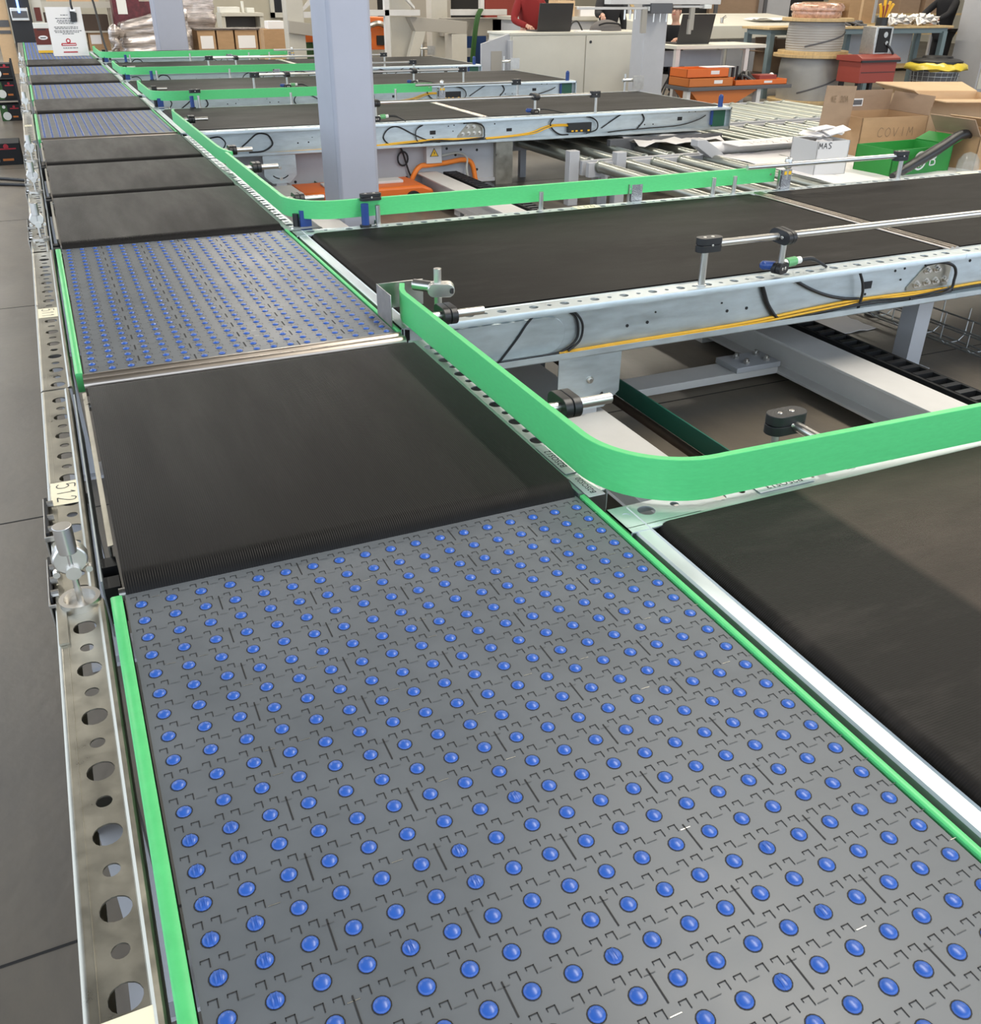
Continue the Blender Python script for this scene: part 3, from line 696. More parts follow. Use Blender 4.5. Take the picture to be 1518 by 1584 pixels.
        cab2([(4.05,-.03),(4.02,-.07),(4.05,-.12),(4.12,-.16),(4.2,-.165)], .006, 'rubber', lift=.016)
        cab2([(4.365,-.022),(4.44,-.045),(4.48,-.083),(4.471,-.136),(4.374,-.160)], .006, 'rubber', lift=.03)
        cab2([(4.739,-.020),(4.64,-.07),(4.536,-.128)], .005, 'rubber')
        cab2([(4.941,-.018),(4.975,-.077),(4.906,-.15)], .0055, 'rubber')
        cab2([(4.60,-.165),(4.737,-.155),(5.05,-.148),(5.357,-.138),(5.55,-.10),(5.634,-.065)], .005, 'rubber', lift=.02)
        mb = MB(); mb.box(5.72,5.86,w-.012,w-.001,-.165,-.02); mb.mat(1); mb.box(5.70,5.72,w-.02,w-.001,-.15,-.03); P('end_board', mb, ['green_pcb','sensor_blue'], t2)
    return t, t2

b1, _ = branch(1, -1.56, -.036, 'in the right foreground of the photo', 'belt_x', end_unit=False)
b2, b2b = branch(2, 1.235, 2.69, 'second from the camera, with cables in its near rail', 'belt_s', 'belt_s')
b3, b3b = branch(3, 6.10, 7.75, 'third from the camera, running behind the tall pillar')
b4, b4b = branch(4, 9.08, 10.78, 'fourth from the camera')
b5, b5b = branch(5, 11.87, 13.85, 'fifth from the camera, ending at the beige portal frame')
b6, _ = branch(6, 15.0, 16.6, 'farthest from the camera, in front of the wrapped pallets', end_unit=False)

def tag_label(parent, c, ax, ay, w, h, txt, size, m='white_label'):
    mb = MB(); mb.obox(c, ax, ay, w/2, h/2, .0005); st = P('printed_label', mb, m, parent)
    n = Vector(ax).cross(Vector(ay)).normalized()
    print_text('lettering', txt, size, frame3(Vector(c)+n*.0009, ax, ay), 'ink', st); return st
tag_label(b1, (1.355,-.088,.0022), (-1,0,0), (0,-1,0), .15, .034, 'B2SOS13', .026)
tag_label(sA, (.953,.215,.0022), (0,1,0), (-1,0,0), .15, .03, 'B2SOS12', .024)
tag_label(sA, (.953,.075,.0022), (0,1,0), (-1,0,0), .10, .04, 'B2SOS20', .020)
mb = MB(); mb.box(2.345,2.475,2.623,2.686,.0008,.0016); st = P('number_sticker', mb, 'sticker', b2)
mb = MB(); handwriting(mb, '100', lambda u,v: (2.36+u, 2.635+v, .0022), .036, .02, .036, .004); P('handwriting', mb, 'ink', st, flip=False)
mb = MB(); mb.box(4.95,5.07,2.623,2.686,.0008,.0016); P('number_sticker', mb, 'sticker', b2b)
# motor, shaft ends and stand under the near corner of the first branch
mb = MB(); mb.cyl((.985,.02,-.06),(.985,.02,-.10),.022,n=16); mb.mat(1); mb.cyl((.985,.02,-.10),(.985,.02,-.115),.02,n=16)
P('proximity_sensor', mb, ['black','alu'], sA)
mb = MB(); mb.cyl((.905,.03,-.035),(.925,.03,-.035),.016,n=14); mb.cyl((.925,.022,-.05),(.94,.022,-.05),.014,n=14); mb.tube([(.935,.02,-.04),(.96,.01,-.05),(1.0,.0,-.09)],.005,8,smooth=4)
P('pulley_bolt', mb, ['steel'], sA)

# ------------------------------------------------------------------ green guide rails
def guide(label, yarm, yend, zlo, zhi, xarm=3.6, xleg=.951, R=.215, posts=(), flare=True, straight=False, arm_rods=(), skew=0):
    t = T('guide_rail', label, 'guide rail', (xleg, yarm+.05, 0), 'green guide rails')
    th = .017; path = []
    if straight:
        path = [(xleg+.036, yarm, 0), (xleg+.02, yarm+.06, 0), (xleg+.008, yarm+.12, 0), (xleg+.002, yarm+.20, 0), (xleg, yarm+.3, 0), (xleg, yend-.12, 0), (xleg+.006, yend-.06, 0), (xleg+.02, yend, 0)]
    else:
        path = [(xarm, yarm+skew, 0), (xarm-.5, yarm+skew*.8, 0), (xleg+R+.02, yarm, 0)]
        path += [(xleg+R - R*math.sin(math.radians(q)), yarm+R - R*math.cos(math.radians(q)), 0) for q in range(0, 91, 6)]
        path += [(xleg, yend-.20, 0), (xleg, yend-.10, 0)]
        if flare: path += [(xleg+.008, yend-.06, 0), (xleg+.03, yend, 0)]
        else: path += [(xleg, yend, 0)]
    prof = [(0,zlo),(0,zhi-.001),(.001,zhi),(th-.001,zhi),(th,zhi-.001),(th,zlo)]
    mb = MB(); mb.sweep(prof if not straight else [(a,b) for a,b in prof], path)
    P('guide_strip', mb, 'green', t)
    if not straight:
        mb = MB(); mb.cyl((xarm-.03,yarm-.0015,(zlo+zhi)/2),(xarm-.03,yarm+.001,(zlo+zhi)/2),.006,n=10); P('screw', mb, 'steel', t)
    zc = (zlo+zhi)/2
    for y in posts:      # rod sideways out of the strip, clamp and post on the rail of the main line
        mb = MB(); mb.cyl((xleg+th-.002,y,zc),(xleg+.225,y,zc),.013,n=20); P('rod', mb, 'steel', t)
        clamp_part(t, (xleg+.105,y+.012,zc), (0,1,0), (0,0,1), length=.048, r=.026, h=.046)
        mb = MB(); mb.cyl((xleg+.105,y+.034,-.10),(xleg+.105,y+.034,zc+.018),.0095,n=16); mb.box(xleg+.03,xleg+.12,y+.02,y+.05,-.10,-.094); P('post', mb, 'steel', t)
    for x in arm_rods:
        mb = MB(); mb.cyl((x,yarm+.012,zc),(x,yarm+.15,zc),.0115,n=16); P('rod', mb, 'steel', t)
        clamp_part(t, (x-.012,yarm+.165,zc+.004), (1,0,0), (0,1,0), length=.052, r=.026, h=.048)
        mb = MB(); mb.cyl((x-.033,yarm+.165,-.05),(x-.033,yarm+.165,zc),.009,n=14); P('post', mb, 'steel', t)
    return t
g1 = guide('large green guide rail in front, bending round onto the nearest branch conveyor', -.102, 1.36, .016, .110, posts=(.355, 1.13), arm_rods=(1.485,), skew=-.075)
g2 = guide('green guide rail bending round along the far side of the second branch conveyor', 2.70, 4.30, .036, .114, posts=(3.0, 3.95), flare=False)
g2b = guide('straight green guide rail ending at the curved one, beside the third roller belt', 4.30, 6.62, .036, .114, xleg=.945, posts=(4.62, 6.25), straight=True)
g3 = guide('green guide rail with a short bend along the far side of the third branch', 7.87, 9.15, .052, .130, posts=(8.6,))
g4 = guide('green guide rail bending along the far side of the fourth branch', 10.85, 12.1, .055, .132, posts=(11.5,))
g5 = guide('farthest green guide rail, next to the white notice', 13.93, 15.6, .055, .132, posts=(14.8,))
def arm_posts(t, y, xs, z, h=.035):
    for x in xs:
        mb = MB(); mb.cyl((x,y,.0),(x,y,z),.0115,n=14); mb.cyl((x,y,.0),(x,y,.006),.017,n=14); P('post', mb, 'steel', t)
arm_posts(g2, 2.655, (1.33, 2.155, 3.166, 3.30), .09); arm_posts(g3, 7.715, (1.33, 2.155, 3.166), .10); arm_posts(g4, 10.75, (1.33, 2.155, 3.3), .10); arm_posts(g5, 13.82, (1.33, 2.155, 3.0, 3.3), .10)
for g, y, z in ((g2, 2.60, .122), (g3, 7.66, .135)):
    clamp_part(g, (1.31, y+.09, z), (1,.0,0), (0,1,0), length=.06, r=.02, h=.03)

# ------------------------------------------------------------------ tube handrails above the branches, with sensors
def tube_rail(label, y, x0, x1, posts, drops, z=.15, loc_y=None, bare_start=False):
    t = T('tube_rail', label, 'rail', (x0, y, 0), 'steel tube rails over the branch conveyors')
    mb = MB(); mb.cyl((x0,y,z),(x1,y,z),.0132,n=20); P('tube', mb, 'steel', t)
    for x in posts:
        xx = x - .02 if x == x0 else x
        mb = MB(); mb.cyl((xx,y,.0),(xx,y,z),.0128,n=18); mb.cyl((xx,y,0),(xx,y,.005),.018,n=18); P('post', mb, 'steel', t)
        clamp_part(t, (xx+.012*(1 if x == x0 else -1), y, z), (1,0,0), (0,1,0), length=.052, r=.025, h=.050)
    for x in drops:
        clamp_part(t, (x, y-.004, z), (.25,-1,-.15), (0,.1,1), length=.044, r=.025, h=.048)
        mb = MB(); mb.cyl((x,y-.014,.045),(x,y-.014,z),.0115,n=14); P('drop_rod', mb, 'steel', t)
    return t
def sensor(label, x, y, flip=False, green=True):
    t = T('light_sensor', label, 'sensor', (x, y, .035), 'photo sensors on the tube rails'); s = -1 if flip else 1; z = .034
    clamp_part(t, (x, y-.012, z), (.9*s,.35,0), (0,0,1), length=.030, r=.0205, h=.038)
    mb = MB(); mb.cyl((x-.058*s,y+.010,z+.010),(x-.015*s,y+.004,z+.006),.017,n=18); mb.sphere((x-.058*s,y+.010,z+.010),.017,n=14,m=6); P('sensor_head', mb, 'sensor_blue', t)
    if green:
        mb = MB(); mb.mat(1); mb.cyl((x+.022*s,y,z+.010),(x+.038*s,y,z+.012),.0145,n=14); mb.mat(0); mb.cyl((x+.038*s,y,z+.012),(x+.082*s,y+.004,z+.014),.0175,n=16); mb.mat(1); mb.cyl((x+.082*s,y+.004,z+.014),(x+.108*s,y+.006,z+.015),.0135,n=14)
        P('connector', mb, ['sensor_green','white_p'], t)
        mb = MB(); mb.tube([(x+.108*s,y+.006,z+.015),(x+.17*s,y+.012,z+.012),(x+.23*s,y+.018,.02),(x+.26*s,y+.02,.004)],[.009,.009,.006,.006,.005],8,smooth=5); P('cable', mb, 'rubber', t)
    else:
        mb = MB(); mb.mat(0); mb.cyl((x+.03*s,y,z+.010),(x+.05*s,y,z+.012),.012,n=12); mb.mat(1); mb.tube([(x+.05*s,y,z+.012),(x+.12*s,y+.005,z+.012),(x+.3*s,y+.02,.01)],.005,8,smooth=5); P('connector', mb, ['white_p','rubber'], t)
    return t
def reflector_unit(label, x, y, zc=.048, w=.085, h=.105, rod=True, label_strip=True, group='perforated reflector plates'):
    t = T('reflector_plate', label, 'reflector', (x, y, zc), group)
    mb = MB(); mb.box(x-w/2, x+w/2, y-.002, y+.002, zc-h/2, zc+h/2); mb.box(x-w/2-.004, x-w/2, y-.015, y+.002, zc-h/2, zc+h/2); pl = P('backing_plate', mb, 'plate', t)
    mb = MB(); mb.box(x-w/2+.018, x+w/2-.004, y-.006, y-.002, zc-h/2+.004, zc+h/2-.004); P('reflector', mb, 'reflector', t)
    mb = MB(); mb.box(x-w/2+.001, x-w/2+.015, y-.0035, y-.002, zc-h/2, zc+h/2); mb.mat(1)
    for dz in (-.035, .03): mb.cyl((x-w/2+.008,y-.0035,zc+dz),(x-w/2+.008,y-.007,zc+dz),.005,n=10)
    P('mounting_strip', mb, ['black','steel'], t)
    if label_strip:
        mb = MB(); mb.box(x-.012, x+.034, y-.0075, y-.006, zc+h/2-.026, zc+h/2-.008); P('yellow_label', mb, 'warn', t)
    if rod:
        mb = MB(); mb.lathe([(.011,zc+h/2+.002),(.019,zc+h/2+.008),(.022,zc+h/2+.03),(.019,zc+h/2+.055),(.011,zc+h/2+.06)],(x+.01,y,0),18); mb.cyl((x+.01,y,zc),(x+.01,y,zc+h/2+.065),.009,n=14); P('cross_clamp', mb, 'steel', t)
    return t
def mat_reflector():
    m = mat('reflector_honeycomb', (.30, .30, .31), .25, .6); nt = m.node_tree; b = nt.nodes['Principled BSDF']
    tc = nt.nodes.new('ShaderNodeTexCoord'); v = nt.nodes.new('ShaderNodeTexVoronoi'); v.inputs['Scale'].default_value = 190; v.feature = 'DISTANCE_TO_EDGE'
    nt.links.new(tc.outputs['Object'], v.inputs['Vector'])
    r = nt.nodes.new('ShaderNodeValToRGB'); r.color_ramp.elements[0].position = .12; r.color_ramp.elements[0].color = (.55,.55,.56,1); r.color_ramp.elements[1].position = .22; r.color_ramp.elements[1].color = (.05,.055,.07,1)
    nt.links.new(v.outputs['Distance'], r.inputs['Fac']); nt.links.new(r.outputs['Color'], b.inputs['Base Color']); M['reflector'] = m
mat_reflector()
for i, (yn, yf, nm) in enumerate(((1.235,2.69,'second'),(6.10,7.75,'third'),(9.08,10.78,'fourth'),(11.87,13.85,'fifth'))):
    yr = yn+.035; zt = .15
    tube_rail('steel tube rail on black clamps over the near edge of the %s branch' % nm, yr, 2.127, 4.46, (2.127, 4.46), (2.45, 3.86), zt)
    sensor('blue photo sensor with green connector under the near tube rail of the %s branch' % nm, 2.45, yr)
    sensor('blue photo sensor at the outer end of the near tube rail of the %s branch' % nm, 3.86, yr, green=False)
    yq = yf-.035
    tube_rail('steel tube rail carried on past the green guide of the %s branch' % nm, yq, 3.37, 4.46, (4.46,), (), .128)
    reflector_unit('honeycomb reflector plate on the far rail of the %s branch, hanging from the tube' % nm, 3.64, yq+.01)
    reflector_unit('honeycomb reflector plate below the green guide of the %s branch' % nm, 2.72, yq+.05, zc=.03, rod=False, label_strip=False)
    t = T('blue_light_sensor', 'upright blue sensor on the far rail of the %s branch under the guide' % nm, 'sensor', (1.27, yq, 0), 'upright blue sensors on the far rails')
    mb = MB(); mb.cyl((1.27,yq,.008),(1.27,yq,.10),.0175,n=18); P('sensor_head', mb, 'sensor_blue', t); mb = MB(); mb.cyl((1.27,yq,-.02),(1.27,yq,.010),.026,n=6); P('mounting_nut', mb, 'black', t)
    if nm != 'second':
        t = T('blue_light_sensor', 'upright blue sensor at the outer near corner of the %s branch' % nm, 'sensor', (5.80, yn+.05, 0), 'upright blue sensors at the branch ends')
        mb = MB(); mb.cyl((5.80,yn+.05,.0),(5.80,yn+.05,.085),.022,n=14); mb.sphere((5.80,yn+.05,.085),.022,n=14,m=6); P('sensor_head', mb, 'sensor_blue', t)
        t = T('reflector_plate', 'small reflector on a chrome clamp at the outer far corner of the %s branch' % nm, 'reflector', (5.72, yf-.04, 0), 'reflectors at the branch ends')
        mb = MB(); mb.cyl((5.72,yf-.04,0),(5.72,yf-.04,.17),.012,n=12); P('post', mb, 'steel', t); mb = MB(); mb.cyl((5.69,yf-.04,.11),(5.86,yf-.04,.11),.017,n=12); P('cross_clamp', mb, 'steel', t)
        mb = MB(); mb.box(5.80,5.93,yf-.075,yf-.06,.02,.15); P('reflector', mb, 'plate', t)
# chrome sensor plate standing behind the flared end of the front guide
t = T('sensor_bracket', 'chrome plate bracket with a steel rod behind the flared tip of the front green guide', 'bracket', (1.0, 1.30, 0))
mb = MB(); mb.box(.915,.918,1.255,1.40,.001,.105); mb.box(.915,1.075,1.395,1.398,.020,.105); P('bracket_plate', mb, 'plate', t, bevel=.001)
mb = MB(); mb.cyl((1.085,1.285,0),(1.085,1.285,.165),.0128,n=20); P('post', mb, 'steel', t, bevel=.001)
mb = MB(); clampx(mb, (1.095,1.283,.098), (1,-.35,0), (0,0,1), length=.045, r=.021, h=.046); mb.cyl((1.03,1.36,.10),(1.085,1.30,.10),.018,n=16); P('cross_clamp', mb, 'steel', t, bevel=.002)
mb = MB(); mb.cyl((1.118,1.25,.098),(1.120,1.246,.098),.009,n=14); P('screw', mb, 'black', t)
# corner sensor brackets beside the main line where the guides turn
for y, nm in ((2.74,'second'),(7.90,'third'),(10.9,'fourth'),(13.98,'fifth')):
    t = T('corner_sensor', 'blue sensor on a bent steel bracket at the corner of the %s branch' % nm, 'sensor', (1.02, y, 0), 'corner sensors under the guide bends')
    mb = MB(); mb.box(1.0,1.05,y+.02,y+.07,-.03,.07); P('sensor_head', mb, 'sensor_blue', t); mb = MB(); mb.cyl((.985,y+.045,.0),(.985,y+.045,.055),.014,n=12); P('lens', mb, 'black', t)
    mb = MB(); mb.tube([(.955,y+.0,.0),(.955,y+.02,-.005),(1.07,y+.02,-.005),(1.09,y+.01,-.01),(1.09,y-.03,-.03)],.006,6); P('bent_bracket', mb, 'steel', t)
# ------------------------------------------------------------------ frames close to the floor under the branches
def ibeam_y(name, label, x0, x1, y0, y1, zt, zb, cat='beam'):
    mb = MB(); xm = (x0+x1)/2; t = .012
    mb.prism([(x0,zt),(x1,zt),(x1,zt-t),(xm+.03,zt-t-.004),(xm+.03,zb+t+.004),(x1,zb+t),(x1,zb),(x0,zb),(x0,zb+t),(x0+.055,zb+t+.004),(x0+.055,zt-t-.004),(x0,zt-t)], lambda u,v,w: (u,w,v), y0, y1)
    y = y0+.4
    while y < y1-.3: mb.box(x0+.03, x1-.03, y, y+.12, F, zb); y += 1.6
    return S(name, mb, 'beam_white', label, cat, ((x0+x1)/2, (y0+y1)/2, F), bevel=.002)
ibeam_y('floor_beam', 'right-hand pale steel floor beam under the branches, beside the black cable carrier', 2.835, 3.02, -1.4, 11.4, -.42, -.565)
ibeam_y('floor_beam', 'left-hand pale steel floor beam, behind the steel leg plate of the second branch', 1.55, 1.725, -1.4, 11.4, -.42, -.565)
for y0, nm in ((1.60,'between the first and second branch'), (4.75,'in the gap before the third branch'), (8.2,'in the gap before the fourth branch')):
    t = T('cross_bar', 'flat pale cross bar joining the two floor beams ' + nm, 'beam', (2.3, y0+.07, -.56), 'cross bars of the floor frame')
    mb = MB(); mb.box(1.72, 2.84, y0, y0+.135, -.565, -.53); P('bar', mb, 'beam_white', t, bevel=.002)
    mb = MB(); mb.box(2.60, 2.84, y0-.01, y0+.145, -.53, -.505); pl = P('bolt_plate', mb, 'grey_paint', t, bevel=.002)
    mb = MB()
    for x in (2.68, 2.79):
        for y in (y0+.03, y0+.105): mb.cyl((x,y,-.505),(x,y,-.493),.016,n=6); mb.cyl((x,y,-.493),(x,y,-.482),.008,n=10)
    PS('bolt', mb, 'steel', pl)
t = T('drive_belt', 'narrow dark green belt running upright over a brown rod under the branches', 'belt', (2.0, 1.5, -.6))
mb = MB(); mb.box(1.955, 1.961, -1.3, 7.5, -.505, -.432); P('green_band', mb, 'green_dk', t)
mb = MB(); mb.cyl((1.95,-1.3,-.525),(1.95,7.5,-.525),.018,n=12); P('rod', mb, 'brown_dk', t)
mb = MB()
for y in (-1.2, .5, 2.2, 3.9, 5.6, 7.3): mb.box(1.935,1.97,y,y+.03,F,-.52)
PS('support', mb, 'grey_dk', t)
t = T('cable_carrier', 'black linked cable carrier lying along the right floor beam', 'cable chain', (3.15, 1.5, -.5))
mb = MB(); mb.box(3.085, 3.205, -1.3, 11, -.53, -.455); mb.box(3.085,3.10,-1.3,11,-.455,-.43); mb.box(3.19,3.205,-1.3,11,-.455,-.43); P('trough', mb, 'chain', t)
mb = MB(); y = -1.3
while y < 10.9: mb.box(3.10, 3.19, y, y+.028, -.455, -.428); y += .072
P('links', mb, 'black', t)
mb = MB(); mb.box(3.24, 3.26, -1.3, 11, F, -.52)
S('edge_strip', mb, 'grey_paint', 'thin pale metal strip on the floor along the black cable carrier', 'strip', (3.25, 1.5, F))
t = T('wire_tray', 'low wire mesh cable tray on the brown floor right of the grey legs', 'cable tray', (4.05, 2, -.6))
mb = MB()
for x, z in ((3.93,-.575),(3.97,-.605),(4.06,-.605),(4.10,-.575),(3.93,-.50),(4.10,-.50)): mb.cyl((x,-1.2,z),(x,3.3,z),.005,n=6)
y = -1.2
while y < 3.3: mb.tube([(3.93,y,-.44),(3.93,y,-.575),(3.97,y,-.605),(4.06,y,-.605),(4.10,y,-.575),(4.10,y,-.44)],.0035,5); y += .16
P('wires', mb, 'wire', t)
mb = MB()
for y in (-.8, .7, 2.2): mb.box(3.99,4.05,y,y+.05,F,-.603)
PS('foot', mb, 'grey_dk', t)

# panel, switch box and orange shuttle under the third branch
t = T('sheet_metal_panel', 'grey sheet metal panel hanging under the third branch conveyor', 'panel', (2.4, 6.33, -.5))
mb = MB(); mb.box(1.30, 3.56, 6.30, 6.33, -.515, -.205); mb.box(1.30,3.56,6.27,6.33,-.53,-.50); P('sheet', mb, 'grey_paint', t, bevel=.002)
mb = MB()
for x, z in ((1.80,-.43),(3.25,-.26),(3.12,-.245),(3.4,-.43),(2.75,-.455),(3.1,-.445),(3.2,-.30),(3.4,-.27)): mb.cyl((x,6.301,z),(x,6.297,z),.011,n=10)
PS('hole', mb, 'gap', t)
mb = MB(); mb.box(3.56,3.72,6.25,6.33,-.56,-.20); mb.box(1.16,1.30,6.25,6.33,-.56,-.20); PS('post', mb, 'galv', t)
t = T('junction_box', 'pale grey junction box with a yellow warning triangle below the third branch', 'switch box', (2.975, 6.26, -.34))
mb = MB(); mb.box(2.905, 3.045, 6.22, 6.30, -.345, -.205); P('housing', mb, 'white_card', t, bevel=.004)
mb = MB(); mb.mat(0); mb.prism([(2.935,-.290),(3.015,-.290),(2.975,-.222)], lambda u,v,w: (u,w,v), 6.217, 6.2195); mb.mat(1)
mb.prism([(2.9435,-.2855),(3.0065,-.2855),(2.975,-.2315)], lambda u,v,w: (u,w,v), 6.2160, 6.2168); mb.mat(0)
mb.prism([(2.979,-.243),(2.969,-.262),(2.975,-.262),(2.970,-.281),(2.983,-.258),(2.976,-.258)], lambda u,v,w: (u,w,v), 6.2150, 6.2158)
P('warning_sign', mb, ['ink','warn'], t)
mb = MB(); mb.tube([(2.74,6.24,-.55),(2.80,6.24,-.42),(2.86,6.25,-.365),(2.93,6.25,-.36),(3.1,6.25,-.35),(3.25,6.25,-.335),(3.33,6.25,-.37),(3.36,6.24,-.50),(3.37,6.22,-.60)],.021,10,smooth=6)
S('power_cable', mb, 'orange_c', 'thick orange cable looping past the warning box under the third branch', 'cable', (3.0,6.25,-.5))
mb = MB(); mb.tube([(3.05,6.24,-.29),(3.2,6.24,-.275),(3.28,6.24,-.32),(3.27,6.22,-.42),(3.30,6.2,-.60)],.010,8,smooth=6)
S('signal_cable', mb, 'grey_c', 'thin grey cable leaving the warning box next to the orange cable', 'cable', (3.2,6.24,-.4))
mb = MB(); mb.tube([(2.69,6.28,-.20)]+[(2.715+.045*math.sin(a)*1.0,6.275,-.30+.055*math.cos(a)) for a in [math.radians(q) for q in range(0,721,24)]]+[(2.76,6.27,-.40),(2.80,6.26,-.50)],.0075,6)
S('coiled_cable', mb, 'rubber', 'black cable coiled on the grey panel left of the warning box', 'cable', (2.715,6.28,-.3))
t = T('orange_shuttle', 'orange machine chassis partly hidden under the third branch beside the pillar', 'machine', (2.3, 6.0, F))
mb = MB(); mb.prism([(1.70,F+.03),(2.72,F+.03),(2.80,F+.08),(2.80,-.47),(2.70,-.43),(1.75,-.43),(1.70,-.47)], lambda u,v,w: (u,w,v), 5.78, 6.22); P('body', mb, 'orange', t, bevel=.02)
mb = MB(); mb.cyl((2.62,5.75,F+.09),(2.62,5.85,F+.09),.065,n=18); mb.cyl((1.9,5.75,F+.065),(1.9,5.85,F+.065),.065,n=18); PS('wheel', mb, 'black_m', t)
mb = MB(); mb.box(1.95,2.15,5.95,6.1,-.43,-.415); mb.box(2.35,2.6,5.95,6.1,-.43,-.41); PS('cover_plate', mb, 'white_card', t, bevel=.003)

# ------------------------------------------------------------------ painted pillars
t = T('steel_pillar', 'tall grey-blue steel pillar standing in front of the third branch', 'pillar', (1.87, 4.85, F))
mb = MB(); x0, x1, y0, y1 = 1.725, 2.005, 4.72, 5.12
ch = [(x0+.02,y0),(x1-.02,y0),(x1,y0+.02),(x1,y1-.02),(x1-.02,y1),(x0+.02,y1),(x0,y1-.02),(x0,y0+.02)]
mb.prism(ch, lambda u,v,w: (u,v,w), F, 3.6); P('shaft', mb, 'lilac', t, bevel=.006)
mb = MB(); mb.box(x0-.08,x1+.08,y0-.08,y1+.08,F,F+.02); P('base_plate', mb, 'lilac', t)
t = T('steel_pillar', 'far grey-blue steel pillar beside the wrapped pallets', 'pillar', (2.35, 17.2, F))
mb = MB(); mb.box(2.12,2.60,17.0,17.6,F,3.6); P('shaft', mb, 'lilac', t, bevel=.015)
mb = MB(); mb.box(2.02,2.70,16.9,17.7,F,F+.025); P('base_plate', mb, 'lilac', t)

# ------------------------------------------------------------------ roller beds on the right
def roller_bed(name_label, x0, x1, y0, y1, zt, pitch=.262, r=.045):
    t = T('roller_conveyor', name_label, 'roller conveyor', ((x0+x1)/2, (y0+y1)/2, F), 'low beds of steel rollers')
    for y, s in ((y0, 1), (y1, -1)):
        ya, yb = sorted((y, y+s*.05)); mb = MB(); mb.box(x0, x1, ya, yb, zt-.10, zt+.012); P('side_frame', mb, 'grey_paint', t, bevel=.003)
        mb = MB(); x = x0+.1
        while x < x1-.05: mb.cyl((x,y+s*.025,zt+.012),(x,y+s*.025,zt+.02),.013,n=8); x += pitch
        P('bolt', mb, 'white_p', t)
    x = x0+.1
    while x < x1-.06:
        mb = MB(); mb.cyl((x,y0+.05,zt-.02),(x,y1-.05,zt-.02),r,n=18); mb.ring((x,y0+.052,zt-.02),(0,1,0),r,r+.006,.012,18); mb.ring((x,y1-.064,zt-.02),(0,1,0),r,r+.006,.012,18)
        P('roller', mb, 'roll_steel', t); x += pitch
    for x in (x0+.15, x1-.15):
        for y in (y0+.025, y1-.025): mb = MB(); mb.box(x-.03,x+.03,y-.025,y+.025,F,zt-.10); P('leg', mb, 'grey_paint', t)
    return t
ZR = -.28
roller_bed('middle low roller bed, beyond the outer end of the second branch', 3.95, 8.35, 5.42, 6.86, ZR)
roller_bed('far low roller bed just in front of the stacked cable drums', 6.12, 8.7, 7.02, 8.6, ZR)
roller_bed('near low roller bed under the cartons, behind the second branch', 3.95, 8.4, 3.45, 5.36, ZR)
for x, y, nm in ((3.90,5.5,'left'),(4.22,5.30,'right')):
    mb = MB(); mb.box(x-.045,x+.045,y-.04,y+.04,F,-.195)
    S('support_post', mb, 'grey_paint', '%s one of two grey posts at the left end of the roller beds' % nm, 'post', (x,y,F), bevel=.004)
mb = MB(); mb.prism([(5.08,F),(5.20,F),(5.20,-.27),(5.12,-.21),(4.98,-.13),(4.90,-.13),(4.90,-.18),(5.08,-.29)], lambda u,v,w: (u,w,v), 5.20, 5.30)
S('bent_arm', mb, 'grey_paint', 'bent grey bracket arm rising from the roller beds below the third branch end', 'bracket', (5.1,5.25,F), bevel=.004)
mb = MB(); mb.box(4.55,5.75,6.0,6.06,-.33,-.21)
S('cross_plate', mb, 'grey_dk', 'dark plate hanging below the outer end of the third branch', 'panel', (5.1,6.03,-.3), bevel=.003)
mb = MB()   # crumpled sheet
def sheet(mb, x0, x1, y0, y1, z, amp, n=10, th=.003, seed=1):
    rnd = random.Random(seed); vs = []; hs = [[rnd.uniform(0,1)*amp for _ in range(n+1)] for _ in range(n+1)]
    for k in (0, 1):
        for j in range(n+1):
            for i in range(n+1): vs.append((x0+(x1-x0)*i/n, y0+(y1-y0)*j/n, z+hs[j][i]-k*th))
    N = (n+1)**2; fs = []
    for j in range(n):
        for i in range(n):
            a = j*(n+1)+i; q = (a,a+1,a+n+2,a+n+1); fs.append(q); fs.append(tuple(N+x for x in reversed(q)))
    for i in range(n):
        for a, b in ((i,i+1),((n)*(n+1)+i+1,(n)*(n+1)+i),((i+1)*(n+1),i*(n+1)),(i*(n+1)+n,(i+1)*(n+1)+n)): fs.append((b,a,a+N,b+N))
    mb.add(vs, fs)
sheet(mb, 4.75, 5.6, 5.75, 6.5, ZR+.03, .05, 8); S('packing_paper', mb, 'paper', 'creased sheet of white paper lying on the middle roller bed under the third branch', 'paper', (5.1,6.1,ZR+.02), sharp=60)
mb = MB(); sheet(mb, 5.1, 6.55, 3.6, 5.2, ZR+.022, .012, 8, seed=4); S('packing_paper', mb, 'paper', 'large flat white sheet on the near roller bed in front of the white carton', 'paper', (5.7,4.3,ZR+.02), sharp=60)
t = T('paper_roll', 'long rolled sheet of white paper with faint writing lying along the roller frame', 'paper roll', (5.6, 5.32, ZR))
mb = MB(); mb.cyl((5.02,5.30,ZR+.065),(6.3,5.30,ZR+.065),.05,n=20); mb.box(5.2,6.25,5.05,5.31,ZR+.106,ZR+.112); P('sheet', mb, 'paper', t)
mb = MB(); handwriting(mb, '7112 21 7', lambda u,v: (5.35+u, 5.08+v, ZR+.1135), .11, .06, .075, .005); P('handwriting', mb, 'ink_grey', t, flip=False)
mb = MB()
sheet(mb, 3.56, 3.85, 2.02, 2.25, F+.004, .008, 5, seed=9); S('paper_scrap', mb, 'paper', 'small torn sheet of paper on the floor beyond the black cable carrier', 'paper', (3.7,2.1,F), sharp=60)

